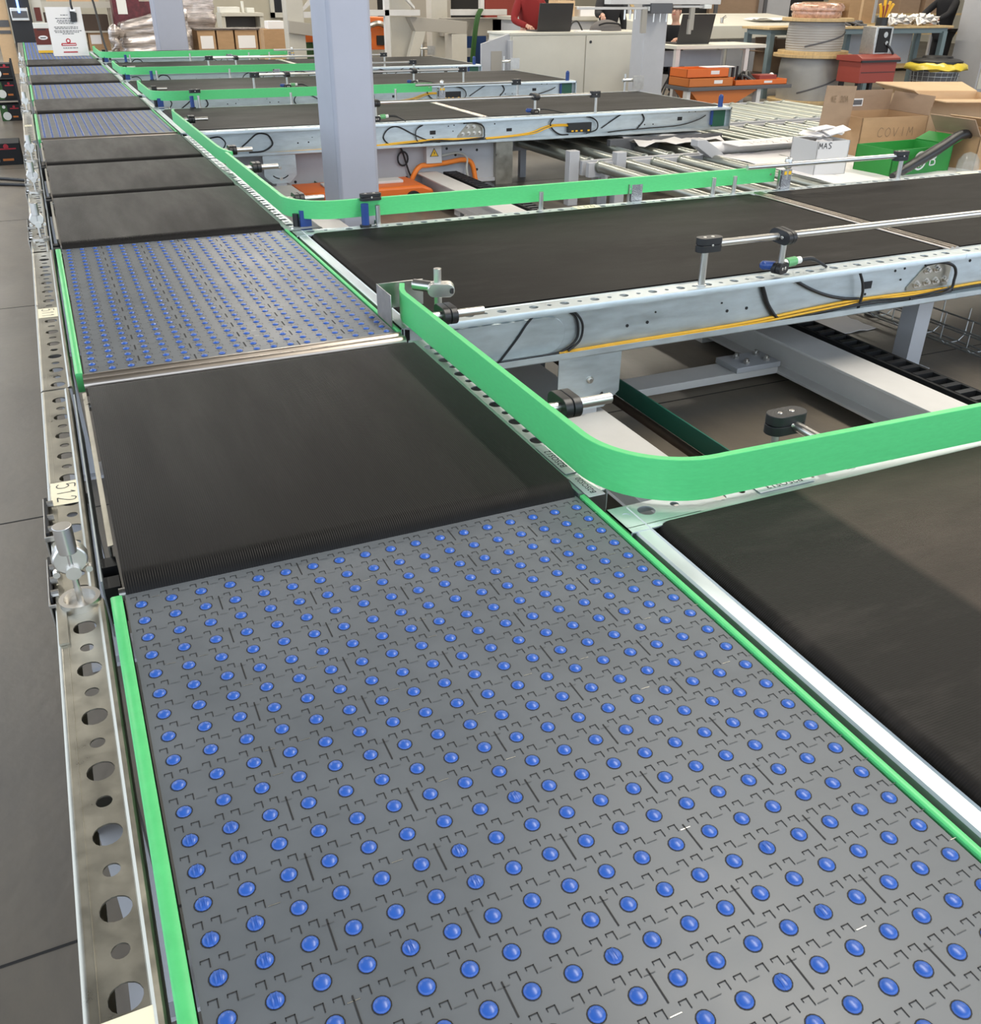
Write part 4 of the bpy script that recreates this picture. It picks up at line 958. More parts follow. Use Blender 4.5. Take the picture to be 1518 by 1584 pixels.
# ------------------------------------------------------------------ cartons on the near roller bed
def open_box(name, label, c, w, d, h, rot, m='card', flaps=None, group='open cardboard cartons', th=.008, cat='box'):
    """c: centre of the base; flaps: dict side -> (length, angle outward from upright in degrees)"""
    t = T(name, label, cat, c, group); t.rotation_euler = (0,0,rot)
    def part(nm, mb, mm, sharp=35):
        me_o = P(nm, mb, mm, None, loc=(0,0,0)); me_o.parent = t; me_o.location = (0,0,0); return me_o
    mb = MB(); mb.box(-w/2,w/2,-d/2,-d/2+th,0,h); mb.box(-w/2,w/2,d/2-th,d/2,0,h); mb.box(-w/2,-w/2+th,-d/2,d/2,0,h); mb.box(w/2-th,w/2,-d/2,d/2,0,h); mb.box(-w/2,w/2,-d/2,d/2,0,th)
    b = part('carton_body', mb, m)
    for side, (L, a) in (flaps or {}).items():
        a = math.radians(a); s, c_ = math.sin(a), math.cos(a); mb = MB(); z0 = h
        if side in 'FB':
            sg = -1 if side == 'F' else 1; y = sg*d/2; mb.prism([(0,0),(th,0),(th,L),(0,L)], lambda u,v,q: (q, y+sg*(v*s)-sg*u*c_, z0+v*c_+u*s), -w/2+.004, w/2-.004)
        else:
            sg = -1 if side == 'L' else 1; x = sg*w/2; mb.prism([(0,0),(th,0),(th,L),(0,L)], lambda u,v,q: (x+sg*(v*s)-sg*u*c_, q, z0+v*c_+u*s), -d/2+.004, d/2-.004)
        part('flap', mb, 'card_dk' if m == 'card' else m)
    return t
def box_text(t, txt, o, ax, ay, h, w, adv, lw, m='ink_grey'):
    mb = MB(); ax = Vector(ax); ay = Vector(ay); o = Vector(o)
    handwriting(mb, txt, lambda u,v: tuple(o+ax*u+ay*v), h, w, adv, lw)
    p = P('handwriting', mb, m, None, loc=(0,0,0), flip=False); p.parent = t; p.location = (0,0,0)
cv = open_box('carton', 'open brown carton with handwritten letters and raised flaps on the near roller bed', (6.50,4.92,ZR+.02), .66, .5, .30, -.10, flaps={'R':(.15,12),'B':(.16,0)})
box_text(cv, 'COVIM', (-.16,-.2515,.15), (1,0,0), (0,0,1), .07, .055, .075, .005)
mb = MB(); mb.box(-.10,.03,.2385,.2405,.335,.395); p = P('shipping_label', mb, 'white_label', None, loc=(0,0,0)); p.parent = cv; p.location = (0,0,0)
mb = MB(); mb.box(-.09,.02,.236,.2383,.345,.385); p = P('barcode', mb, 'grey_dk', None, loc=(0,0,0)); p.parent = cv; p.location = (0,0,0)
mb = MB(); mb.obox((-.505,-.13,.37), (1,.22,-.05), (0,1,0), .175, .004, .165); p = P('front_flap', mb, 'card_dk', None, loc=(0,0,0)); p.parent = cv; p.location = (0,0,0)
box_text(cv, 'KE 20A', (-.60,-.163,.42), (1,.22,-.05), (0,0,1), .045, .026, .033, .006)
rb = open_box('carton', 'tall brown carton with one big upright flap, rightmost on the near roller bed', (6.70,4.02,ZR+.02), .50, .42, .25, .03, flaps={'F':(.20,2),'L':(.16,40)})
lb = open_box('carton', 'large pale brown carton with its lid half closed behind the lettered carton', (7.45,5.0,ZR+.02), .85, .75, .40, -.35, 'card_lt', flaps={'L':(.16,62),'F':(.3,88),'B':(.3,80)})
sb = open_box('carton', 'small carton with a shipping label at the right edge of the picture', (7.25,4.35,ZR+.02), .4, .4, .24, .1, 'card_lt', flaps={'L':(.15,60)})
wb = open_box('white_carton', 'white carton full of papers with black lettering on its front', (5.33,4.26,ZR+.02), .29, .30, .24, -.05, 'white_card', flaps={})
box_text(wb, 'MAS', (-.135,-.1515,.19), (1,0,0), (0,0,1), .04, .032, .042, .006, 'ink')
mb = MB(); rnd = random.Random(3)
for k in range(9):
    a = rnd.uniform(0,PI); mb.obox((rnd.uniform(-.06,.1), rnd.uniform(-.05,.12), .225+.010*k), (math.cos(a),math.sin(a),rnd.uniform(-.3,.3)), (-math.sin(a),math.cos(a),rnd.uniform(-.3,.3)),   .085, .055, .003)
pp = S('loose_papers', mb, 'paper', 'heap of folded white papers sticking out of the white carton', 'paper', (0,0,0)); pp['kind'] = 'stuff'; pp.location = (5.36,4.27,ZR+.02)
gb = open_box('green_carton', 'green printed carton with white lettering, between the white and the lettered cartons', (5.98,4.06,ZR+.02), .62, .36, .19, .04, 'green_box', flaps={'R':(.14,70)})
def sub(t, nm, mb, m, **k):
    p = P(nm, mb, m, None, loc=(0,0,0), **k); p.parent = t; p.location = (0,0,0); return p
mb = MB(); mb.ring((-.02,-.1815,.10),(0,-1,0),.055,.068,.0015,24); mb.box(.085,.095,-.183,-.1815,.06,.15)
for z0 in (.06, .105): mb.tube([(.095,-.1822,z0),(.135,-.1822,z0+.005),(.14,-.1822,z0+.022),(.13,-.1822,z0+.038),(.095,-.1822,z0+.042)],.0055,6,smooth=4)
for a in range(0,360,30): mb.obox((-.02+.035*math.cos(math.radians(a)),-.1822,.10+.035*math.sin(math.radians(a))),(math.cos(math.radians(a)),0,math.sin(math.radians(a))),(0,1,0),.012,.0008,.004)
mb.box(-.17,-.07,-.183,-.1815,.045,.055); mb.box(-.14,-.09,-.183,-.1815,.03,.038)
sub(gb, 'printed_mark', mb, 'white_label')
mb = MB(); mb.tube([(5.55,3.72,ZR+.06),(5.75,3.78,ZR+.10),(6.05,3.82,ZR+.20),(6.3,3.86,ZR+.285),(6.46,3.9,ZR+.27)],[.022,.036,.040,.036,.034,.022],14,smooth=7)
S('black_sack', mb, 'black', 'glossy black plastic sack leaning across the green carton', 'sack', (5.9,3.8,ZR), sharp=80)
mb = MB(); mb.sphere((6.34,3.76,ZR+.08),.09,.08,.10,n=9,m=4,z0=-.7); S('plastic_bag', mb, 'clear', 'clear plastic bag at the foot of the tall brown carton', 'bag', (6.34,3.72,ZR))

# ------------------------------------------------------------------ beige console cabinet, laptop and people
t = T('console_cabinet', 'long cream two-door control cabinet with a laptop on top', 'cabinet', (7.6, 12.4, F))
mb = MB(); mb.box(6.40, 8.75, 12.0, 12.75, F, .36); P('body', mb, 'cream', t, bevel=.004)
mb = MB(); mb.box(6.38, 8.77, 11.98, 12.77, .36, .392); P('top', mb, 'cream', t, bevel=.004)
for x0, x1 in ((6.43,7.63),(7.65,8.72)): mb = MB(); mb.box(x0,x1,11.982,12.002,F+.06,.345); d = P('door', mb, 'cream', t, bevel=.004)
mb = MB(); mb.cyl((7.72,11.984,.26),(7.72,11.972,.26),.02,n=14); P('lock', mb, 'black', d)
mb = MB(); mb.prism([(11.9,F),(12.7,F),(12.7,.28),(11.9,.30)], lambda u,v,w: (w,u,v), 6.36, 6.40); mb.prism([(5.95,.255),(6.40,.385),(6.40,F),(5.95,F)], lambda u,v,w: (u,w,v), 12.0, 12.04); P('sloped_wing', mb, 'grey_paint', t, bevel=.003)
mb = MB(); mb.box(6.10,6.27,11.994,12.0,-.35,.16); P('vent', mb, 'beige_dk', t)
def laptop(label, x, y, z, w, rot, tilt, lid_h):
    t = T('laptop', label, 'laptop', (x,y,z), 'open laptops'); t.rotation_euler = (0,0,rot)
    mb = MB(); mb.box(-w/2,w/2,0,lid_h*1.0,0,.018); sub(t, 'base', mb, 'laptop', bevel=.003)
    mb = MB(); c, s = math.cos(tilt), math.sin(tilt); f = lambda u,v,q: (u, -v*s+q*c, .018+v*c+q*s)
    mb.prism([(-w/2,0),(w/2,0),(w/2,lid_h),(-w/2,lid_h)], f, -.010, 0); sub(t, 'lid', mb, 'laptop', bevel=.003)
    mb = MB(); mb.prism([(-w/2+.012,.015),(w/2-.012,.015),(w/2-.012,lid_h-.012),(-w/2+.012,lid_h-.012)], f, 0, .0012); sub(t, 'screen', mb, 'screen')
laptop('black laptop standing open on the cream cabinet in front of the person in red', 7.22, 12.22, .392, .56, 0, .18, .36)

def skin_mesh(name, chains, m, parent, loc=(0,0,0), sub_=2, flat=False, smooth_shade=True):
    """chains: list of lists of (x,y,z,r); the first point of later chains joins the nearest earlier joint"""
    vs, es, rs = [], [], []
    for ch in chains:
        prev = None
        for k, (x,y,z,r) in enumerate(ch):
            v = Vector((x,y,z))
            if k == 0 and vs:
                j = min(range(len(vs)), key=lambda i: (Vector(vs[i])-v).length)
                if (Vector(vs[j])-v).length < .004: prev = j; continue
            vs.append(tuple(v)); rs.append(r); i = len(vs)-1
            if prev is not None: es.append((prev,i))
            elif k == 0 and i > 0:
                j = min(range(i), key=lambda q: (Vector(vs[q])-v).length); es.append((j,i))
            prev = i
    me = bpy.data.meshes.new(name); me.from_pydata(vs, es, []); o = bpy.data.objects.new(name, me); COL.objects.link(o)
    sk = o.modifiers.new('skin','SKIN'); sk.use_smooth_shade = smooth_shade
    lay = me.skin_vertices[0].data if me.skin_vertices else None
    for i, r in enumerate(rs): lay[i].radius = r if isinstance(r, tuple) else (r, r)
    lay[0].use_root = True
    sb = o.modifiers.new('sub','SUBSURF'); sb.levels = sub_; sb.render_levels = sub_
    me.materials.append(M[m])
    dg = bpy.context.evaluated_depsgraph_get(); me2 = bpy.data.meshes.new_from_object(o.evaluated_get(dg)); bpy.data.objects.remove(o)
    for p in me2.polygons: p.use_smooth = True
    o = bpy.data.objects.new(name, me2); COL.objects.link(o); o.parent = parent; o.location = loc
    if not me2.materials: me2.materials.append(M[m])
    return o
def hand(wrist, d, side, up, s=1.0, curl=.5):
    """palm and five separate curled fingers growing from the wrist along d"""
    d = Vector(d).normalized(); up = Vector(up); up = (up - d*up.dot(d)).normalized(); sd = d.cross(up)*side; w = Vector(wrist); ch = []
    ch.append([(*w,.026*s), (*(w+d*.045*s),.033*s), (*(w+d*.085*s),.030*s)])
    for k, (o, L) in enumerate(((-.030,.070),(-.010,.080),(.010,.076),(.028,.060))):
        a = w+d*.085*s+sd*o*s; p1 = a+d*.008*s; q = [(*p1,.0095*s)]; ang = 0; p = p1
        for seg in (.42,.33,.25):
            ang += curl*.9; p = p + (d*math.cos(ang) - up*math.sin(ang))*L*s*seg; q.append((*p,.0085*s))
        ch.append(q)
    a = w+d*.03*s-sd*.028*s; p = a+(d*.6-sd*.7).normalized()*.035*s; p2 = p+(d*.9-sd*.1-up*.3).normalized()*.03*s; ch.append([(*a,.013*s),(*p,.011*s),(*p2,.009*s)])
    return ch
def person(label, loc, rot, top, legs_m, hair_m, pose, height=1.0, shoes='black'):
    """pose: joint dictionary in local metres, person faces local -Y"""
    t = T('person', label, 'person', loc); t.rotation_euler = (0,0,rot); J = pose
    R = lambda n, r: (*J[n], r)
    body = [[R('pelvis',(.135,.105)), R('waist',(.125,.095)), R('chest',(.155,.105)), R('neck0',(.075,.07)), R('neck',(.052,.055)), R('head0',(.070,.078)), R('head1',(.078,.095)), R('head2',(.055,.07))]]
    for s in 'LR':
        body.append([R('chest',.1), R('sho'+s,.058), R('elb'+s,.042), R('wri'+s,.028)])
        body.append([R('pelvis',.1), R('hip'+s,.088), R('kne'+s,.058), R('ank'+s,.038), R('toe'+s,.036)])
        body += hand(J['wri'+s], J.get('hd'+s,(0,-1,-.2)), -1 if s == 'L' else 1, J.get('hu'+s,(0,0,1)), 1.0, J.get('curl',.5))
    skin_mesh('body', body, 'skin', t)
    c = [[R('pelvis',(.15,.12)), R('waist',(.145,.115)), R('chest',(.195,.155)), R('neck0',(.108,.105))]]
    for s in 'LR':
        w = Vector(J['wri'+s]); e = Vector(J['elb'+s]); q = w+(e-w)*.12
        c.append([R('chest',.1), R('sho'+s,.074), R('elb'+s,.058), (*q,.042)])
    skin_mesh('jumper', c, top, t)
    c = [[R('pelvis',(.155,.125))]]
    for s in 'LR':
        a = Vector(J['ank'+s]); k = Vector(J['kne'+s]); q = a+(k-a)*.08
        c.append([R('pelvis',.12), R('hip'+s,.104), R('kne'+s,.075), (*q,.058)])
    skin_mesh('trousers', c, legs_m, t)
    for s in 'LR':
        a, b = Vector(J['ank'+s]), Vector(J['toe'+s]); mb = MB(); d = (b-a).normalized(); mb.tube([a-d*.05+Vector((0,0,-.01)), a, (a+b)/2, b+d*.03],[.04,.05,.048,.035],12,smooth=4); sub(t, 'shoe', mb, shoes, sharp=80)
    h = Vector(J['head1']); fd = Vector(J.get('face',(0,-1,0))).normalized(); sd = fd.cross(Vector((0,0,1)))
    mb = MB(); mb.sphere(h-fd*.022+Vector((0,0,.030)), .090,.098,.098,n=18,m=10,z0=-.05); mb.sphere(h-fd*.05+Vector((0,0,-.01)),.078,.062,.085,n=14,m=8,z0=-.6); sub(t, 'hair', mb, hair_m, sharp=80)
    mb = MB(); mb.tube([h+fd*.083+Vector((0,0,.012)), h+fd*.104+Vector((0,0,-.014)), h+fd*.088+Vector((0,0,-.022))],[.010,.013,.010],8,smooth=3); sub(t, 'nose', mb, 'skin', sharp=80)
    mb = MB()
    for s in (-1,1): mb.sphere(h+sd*s*.078+Vector((0,0,-.008)),.014,.02,.03,n=10,m=6)
    sub(t, 'ear', mb, 'skin', sharp=80)
    mb = MB()
    for s in (-1,1): mb.sphere(h+sd*s*.032+fd*.079+Vector((0,0,.014)),.010,.008,.006,n=8,m=4); mb.tube([h+sd*s*.018+fd*.088+Vector((0,0,.03)), h+sd*s*.05+fd*.075+Vector((0,0,.032))],.004,6)
    sub(t, 'eyes', mb, 'hair', sharp=80)
    mb = MB(); mb.tube([h+sd*-.022+fd*.083+Vector((0,0,-.046)), h+fd*.090+Vector((0,0,-.048)), h+sd*.022+fd*.083+Vector((0,0,-.046))],.004,6); sub(t, 'mouth', mb, 'red_tag', sharp=80)
    return t
def stand(**k):
    J = dict(pelvis=(0,0,.93), waist=(0,-.01,1.08), chest=(0,-.01,1.30), neck0=(0,0,1.45), neck=(0,-.01,1.50), head0=(0,-.025,1.565), head1=(0,-.03,1.64), head2=(0,-.02,1.70),
      shoL=(-.19,0,1.40), elbL=(-.24,-.02,1.12), wriL=(-.22,-.14,.90), shoR=(.19,0,1.40), elbR=(.24,-.02,1.12), wriR=(.22,-.14,.90),
      hipL=(-.10,0,.88), kneL=(-.11,-.02,.48), ankL=(-.12,.02,.08), toeL=(-.13,-.13,.05), hipR=(.10,0,.88), kneR=(.11,-.02,.48), ankR=(.12,.02,.08), toeR=(.13,-.13,.05))
    J.update(k); return J
person('person in a dark red jumper standing behind the laptop on the cream cabinet', (7.22,13.05,F), 0, 'red_knit', 'denim', 'hair',
       stand(elbL=(-.32,-.10,1.14), wriL=(-.17,-.36,1.06), elbR=(.31,-.10,1.14), wriR=(.16,-.36,1.06), head0=(0,-.05,1.56), head1=(0,-.07,1.63), head2=(0,-.06,1.69), face=(0,-1,-.4)))
person('person in black behind the cream cabinet resting a hand on the grey bag', (8.62,13.02,F), .1, 'cloth_black', 'denim', 'hair',
       stand(elbL=(-.36,-.20,1.22), wriL=(-.46,-.48,1.22), hdL=(-.5,-.8,-.3), elbR=(.26,-.06,1.12)))
t = T('grey_bag', 'soft grey cloth bag lying on the cream cabinet top', 'bag', (8.2,12.35,.392))
mb = MB(); mb.sphere((8.2,12.38,.392),.26,.2,.15,n=20,m=8,z0=0); P('bag_body', mb, 'cloth_grey', t, sharp=80); mb = MB(); mb.tube([(8.0,12.25,.47),(8.1,12.2,.50),(8.3,12.2,.49),(8.4,12.28,.46)],.012,6,smooth=4); P('strap', mb, 'cloth_black', t)
mb = MB(); mb.tube([(7.52,12.3,.40),(7.58,12.32,.50),(7.68,12.34,.52),(7.78,12.36,.40)],.012,6,smooth=5); S('laptop_cable', mb, 'rubber', 'black cable arching up beside the laptop on the cream cabinet', 'cable', (7.65,12.33,.392))
mb = MB(); mb.box(7.55,7.95,12.08,12.22,.392,.405); S('notepad', mb, 'paper', 'flat pale notepad on the cream cabinet right of the laptop', 'notepad', (7.75,12.15,.392))

# ------------------------------------------------------------------ gantry post with gripper bar
t = T('gantry', 'grey square gantry post with a cross bar of grippers right of the cream cabinet', 'gantry', (7.85, 10.7, F))
mb = MB(); mb.prism([(7.70,10.5),(8.06,10.5),(8.06,10.82),(7.70,10.82)], lambda u,v,w: (u,v,w), F, .73); P('post', mb, 'grey_paint', t, bevel=.012)
mb = MB(); mb.prism([(7.62,F),(8.16,F),(8.08,-.32),(7.69,-.32)], lambda u,v,w: (u,w,v), 10.52, 10.80); P('flared_base', mb, 'grey_paint', t, bevel=.006)
mb = MB(); mb.box(7.0,8.72,10.25,10.42,.775,.86); mb.box(6.55,7.66,10.28,10.34,.715,.745); mb.box(7.98,8.55,10.28,10.33,.735,.765); P('cross_bar', mb, 'beam_white', t, bevel=.004)
mb = MB(); mb.box(7.60,7.93,10.22,10.45,.67,.79); P('carriage', mb, 'grey_dk', t, bevel=.004)
mb = MB()
for x in (7.66,7.76,7.86): mb.cyl((x,10.24,.70),(x,10.24,.57),.012,n=8)
for x in (7.25,7.33,7.41): mb.cyl((x,10.3,.72),(x,10.3,.60),.014,n=8)
PS('bolt', mb, 'steel', t)
mb = MB(); mb.box(7.50,7.58,10.27,10.31,.44,.72); mb.box(8.26,8.33,10.27,10.31,.47,.74); mb.box(8.24,8.29,10.26,10.30,.42,.60); PS('gripper_finger', mb, 'beige_dk', t, bevel=.003)
mb = MB(); mb.box(7.58,7.68,10.25,10.36,.70,.75); mb.box(8.46,8.58,10.25,10.36,.725,.775); PS('end_block', mb, 'white_p', t, bevel=.003)

# ------------------------------------------------------------------ white table with laptop, orange tray trolley
t = T('white_table', 'white work table with a laptop, right of the gantry post', 'table', (9.5, 11.6, F))
mb = MB(); mb.box(8.79,10.45,11.3,12.1,.175,.225); P('table_top', mb, 'cream', t, bevel=.004)
for x in (8.85, 10.12):
    for y in (11.36, 12.02): mb = MB(); mb.box(x-.035,x+.035,y-.035,y+.035,F,.175); P('leg', mb, 'beam_white', t)
mb = MB(); mb.box(8.85,10.1,11.95,11.98,-.10,.12); P('back_panel', mb, 'grey_paint', t)
laptop('grey laptop on the white table in front of the seated person', 9.30, 11.62, .225, .62, .05, .22, .40)
person('seated person in a black shirt at the laptop on the white table', (9.66,12.62,F), -.9, 'cloth_black', 'denim', 'hair',
       dict(pelvis=(0,0,.52), waist=(0,-.03,.68), chest=(0,-.06,.92), neck0=(0,-.05,1.07), neck=(0,-.06,1.13), head0=(0,-.085,1.19), head1=(0,-.095,1.27), head2=(0,-.08,1.33),
            shoL=(-.19,-.04,1.01), elbL=(-.24,-.18,.86), wriL=(-.13,-.42,.88), shoR=(.19,-.04,1.01), elbR=(.24,-.18,.86), wriR=(.13,-.42,.88),
            hipL=(-.10,-.02,.50), kneL=(-.13,-.42,.50), ankL=(-.13,-.38,.08), toeL=(-.14,-.53,.05), hipR=(.10,-.02,.50), kneR=(.13,-.42,.50), ankR=(.13,-.38,.08), toeR=(.14,-.53,.05)))
t = T('stool', 'dark stool under the seated person behind the white table', 'stool', (9.66,12.66,F)); mb = MB(); mb.cyl((9.66,12.66,F+.36),(9.66,12.66,F+.40),.19,n=20); P('seat', mb, 'black', t)
for a in range(4): mb = MB(); mb.cyl((9.66,12.66,F+.36),(9.66+.2*math.cos(a*PI/2+.4),12.66+.2*math.sin(a*PI/2+.4),F),.014,n=8); P('leg', mb, 'grey_dk', t)
t = T('tray_trolley', 'low orange trolley with a dark shelf in front of the white table', 'trolley', (9.6, 10.9, F))
mb = MB(); mb.box(8.62,10.5,10.65,11.25,-.335,-.285); P('shelf', mb, 'grey_dk', t, bevel=.004)
mb = MB(); mb.prism([(8.7,-.335),(9.95,-.335),(9.55,F+.1),(8.9,F+.1)], lambda u,v,w: (u,w,v), 10.72, 11.15); P('orange_body', mb, 'orange_dk', t, bevel=.004)
mb = MB(); mb.box(9.9,9.97,10.70,10.8,F,-.335); mb.box(8.64,8.7,10.70,10.8,F,-.335); PS('leg', mb, 'beam_white', t)
def tray(label, x0, x1, y0, y1, z, h, m):
    t = T('parts_tray', label, 'tray', ((x0+x1)/2,(y0+y1)/2,z), 'orange parts trays'); th = .012
    mb = MB(); mb.box(x0,x1,y0,y0+th,z,z+h); mb.box(x0,x1,y1-th,y1,z,z+h); mb.box(x0,x0+th,y0,y1,z,z+h); mb.box(x1-th,x1,y0,y1,z,z+h); mb.box(x0,x1,y0,y1,z,z+th); P('tray_body', mb, m, t, bevel=.004)
    mb = MB(); mb.box((x0+x1)/2+.05,(x0+x1)/2+.2,y0-.002,y0,z+h*.35,z+h*.75); P('card_label', mb, 'white_label', t); return t
tray('orange-brown parts tray at the left of the trolley, next to the gantry post', 8.64,9.42,10.68,11.2,-.285,.115,'orange_dk')
tray('upper orange parts tray stacked on the orange-brown one', 8.66,9.40,10.78,11.22,-.170,.12,'orange')
tray('low orange parts tray on the right of the trolley holding a red box', 9.46,10.42,10.68,11.2,-.285,.075,'orange')
mb = MB(); mb.box(9.98,10.30,10.78,11.0,-.272,-.16); S('red_box', mb, 'red', 'small red box inside the right-hand orange tray', 'box', (10.1,10.9,-.272), bevel=.006)
mb = MB(); rnd = random.Random(5)
for k in range(7): mb.tube([(9.62+rnd.uniform(0,.25),10.8+rnd.uniform(0,.2),-.26),(9.7+rnd.uniform(0,.2),10.85+rnd.uniform(0,.2),-.15+rnd.uniform(-.03,.03)),(9.75+rnd.uniform(0,.2),10.8+rnd.uniform(0,.2),-.24)],.024,8,smooth=4)
mb.cyl((9.60,10.95,-.272),(9.60,10.95,-.05),.022,n=10); mb.cyl((9.68,10.95,-.272),(9.68,10.95,-.04),.018,n=10)
o = S('hand_tools', mb, 'black', 'pile of black hand tools in the right-hand orange tray', 'tools', (9.7,10.9,-.272)); o['kind'] = 'stuff'
mb = MB(); mb.box(9.05,9.55,10.85,11.05,-.046,-.036); S('paper_sheet', mb, 'paper', 'white sheet lying across the upper orange tray', 'paper', (9.3,10.95,-.046))
mb = MB(); mb.sphere((10.33,10.95,-.272),.07,.06,.13,n=12,m=6,z0=0); S('white_cloth', mb, 'paper', 'crumpled white cloth behind the red box in the right-hand orange tray', 'cloth', (10.33,10.95,-.272), sharp=80)
# ------------------------------------------------------------------ right background: console desk, bench, drums, bin, cabinet
t = T('console_desk', 'long beige console desk with grey doors and a pale slab top behind the white table', 'desk', (11.3, 14.0, F))
mb = MB(); mb.box(9.9,13.6,13.9,15.2,F,.20); P('body', mb, 'cream', t, bevel=.004)
mb = MB(); mb.prism([(13.55,.20),(13.55,.40),(13.7,.43),(15.4,.55),(15.4,.20)], lambda u,v,w: (w,u,v), 9.8, 13.7); P('slab_top', mb, 'cream', t, bevel=.004)
for x0, x1 in ((9.95,11.62),(11.68,13.55)): mb = MB(); mb.box(x0,x1,13.885,13.905,F+.05,.16); d = P('door', mb, 'grey_paint', t, bevel=.003); mb = MB(); mb.cyl((x0+.12,13.885,.06),(x0+.12,13.872,.06),.022,n=12); P('lock', mb, 'black', d)
mb = MB(); mb.cyl((11.15,13.75,.44),(11.15,13.75,.49),.04,n=12); S('emergency_button', mb, 'red', 'small red button standing on the beige console desk', 'button', (11.15,13.75,.44))
mb = MB(); mb.cyl((11.42,13.8,.44),(11.42,13.8,.52),.03,n=10); mb.cyl((11.42,13.8,.50),(11.5,13.8,.54),.02,n=8); S('metal_fitting', mb, 'plate', 'little metal fitting beside the red button on the beige console desk', 'fitting', (11.42,13.8,.44))
mb = MB(); sheet(mb, 12.2, 13.2, 13.75, 14.2, .475, .04, 6, seed=2); S('paper_stack', mb, 'paper', 'loose white papers on the right end of the beige console desk', 'paper', (12.7,14,.47), sharp=60)
for x, w, h, z, m, nm in ((14.28,.50,.33,.43,'card','square brown carton on the workbench behind the upper cable drum'), (15.0,.62,.75,.40,'card','tall brown carton on the workbench right of the square one')):
    mb = MB(); mb.box(x-w/2,x+w/2,14.2,14.8,z,z+h); mb.mat(1); mb.box(x-.03,x+.03,14.197,14.2,z,z+h); mb.mat(2); mb.box(x+w/2-.14,x+w/2-.06,14.196,14.199,z+h*.75,z+h*.92)
    S('carton', mb, [m,'card_lt','white_label'], nm, 'box', (x,14.5,z), bevel=.004)
t = T('side_table', 'low plain table under the brown cartons, behind the workbench', 'table', (14.7,14.5,F))
mb = MB(); mb.box(13.9,15.5,14.1,14.9,.36,.40); P('table_top', mb, 'wood', t)
for x in (13.95,15.45):
    for y in (14.15,14.85): mb = MB(); mb.box(x-.03,x+.03,y-.03,y+.03,F,.36); P('leg', mb, 'bench_blue', t)
t = T('workbench', 'long grey-blue workbench with a wooden top behind the cable drums', 'workbench', (13.3, 12.3, F))
mb = MB(); mb.box(10.95,15.0,11.9,12.6,.395,.43); P('bench_top', mb, 'wood', t, bevel=.004)
mb = MB(); mb.box(11.02,14.92,11.95,12.55,.315,.395); P('apron', mb, 'bench_blue', t, bevel=.003)
for x in (11.05, 13.2, 14.85):
    for y in (11.96, 12.54): mb = MB(); mb.box(x-.045,x+.045,y-.045,y+.045,F,.34); P('leg', mb, 'bench_blue', t)
mb = MB(); mb.box(11.0,13.2,11.98,12.56,-.29,-.25); mb.mat(1); mb.box(11.0,13.2,11.96,11.99,-.33,-.25); P('lower_shelf', mb, ['brown_dk','bench_blue'], t)
mb = MB(); mb.box(13.3,14.75,12.55,12.57,-.2,.30); P('back_panel', mb, 'grey_paint', t)
op = open_box('carton', 'open carton on the lower shelf of the workbench with a long flap pointing left', (11.45,12.3,-.25), .5, .4, .30, .1, 'card_dk', flaps={'L':(.35,84),'B':(.22,10),'R':(.2,-20)})
mb = MB(); mb.prism([(11.55,-.25),(12.2,-.25),(12.2,-.20),(11.7,-.05),(11.6,-.12)], lambda u,v,w: (u,w,v), 12.05, 12.3); S('pale_board', mb, 'card_lt', 'pale board lying in front of the open carton on the bench shelf', 'board', (11.8,12.2,-.25))
rnd = random.Random(11)
for k, (x, m, nm) in enumerate(((13.85,'white_label','crumpled white bags on the workbench right of the tool cup'), (14.5,'white_label','second heap of white bags on the workbench near the dark figure'))):
    mb = MB()
    for q in range(6): sheet(mb, x-.25+.03*q, x+.20+.02*q, 11.95+.03*q, 12.3+.03*q, .432+.012*q, .13, 5, seed=q+3)
    S('white_bags', mb, m, nm, 'bags', (x,12.2,.43), sharp=50)
mb = MB()
for q in range(10): mb.tube([(12.7+rnd.uniform(0,.5),12.0+rnd.uniform(0,.3),.44),(12.7+rnd.uniform(0,.5),12.1+rnd.uniform(0,.3),.50),(12.75+rnd.uniform(0,.45),12.0+rnd.uniform(0,.3),.44)],.018,6,smooth=3)
o = S('cable_tangle', mb, 'grey_dk', 'tangle of dark cables on the workbench between drum and tool cup', 'cables', (12.95,12.1,.43)); o['kind'] = 'stuff'
mb = MB(); mb.box(12.35,12.65,11.98,12.2,.43,.438); S('paper_sheet', mb, 'paper', 'white sheet at the front edge of the workbench beside the drum', 'paper', (12.5,12.1,.43))
t = T('tool_cup', 'dark cup of yellow and red handled pliers on the workbench', 'tool cup', (13.45,12.05,.43)); mb = MB(); mb.cyl((13.45,12.05,.43),(13.45,12.05,.56),.10,n=16); P('cup', mb, 'black', t)
for k, (dx, dz, m) in enumerate(((-.10,.20,'yellow'),(-.02,.26,'yellow'),(.07,.24,'yellow'),(-.05,.17,'red'),(.03,.19,'red'),(.13,.20,'yellow'))):
    mb = MB(); mb.tube([(13.45+dx*.4,12.05,.54),(13.45+dx*.9,12.03,.56+dz*.6),(13.45+dx*1.3,12.03,.56+dz)],.024,8,smooth=3); P('plier_handle', mb, m, t)
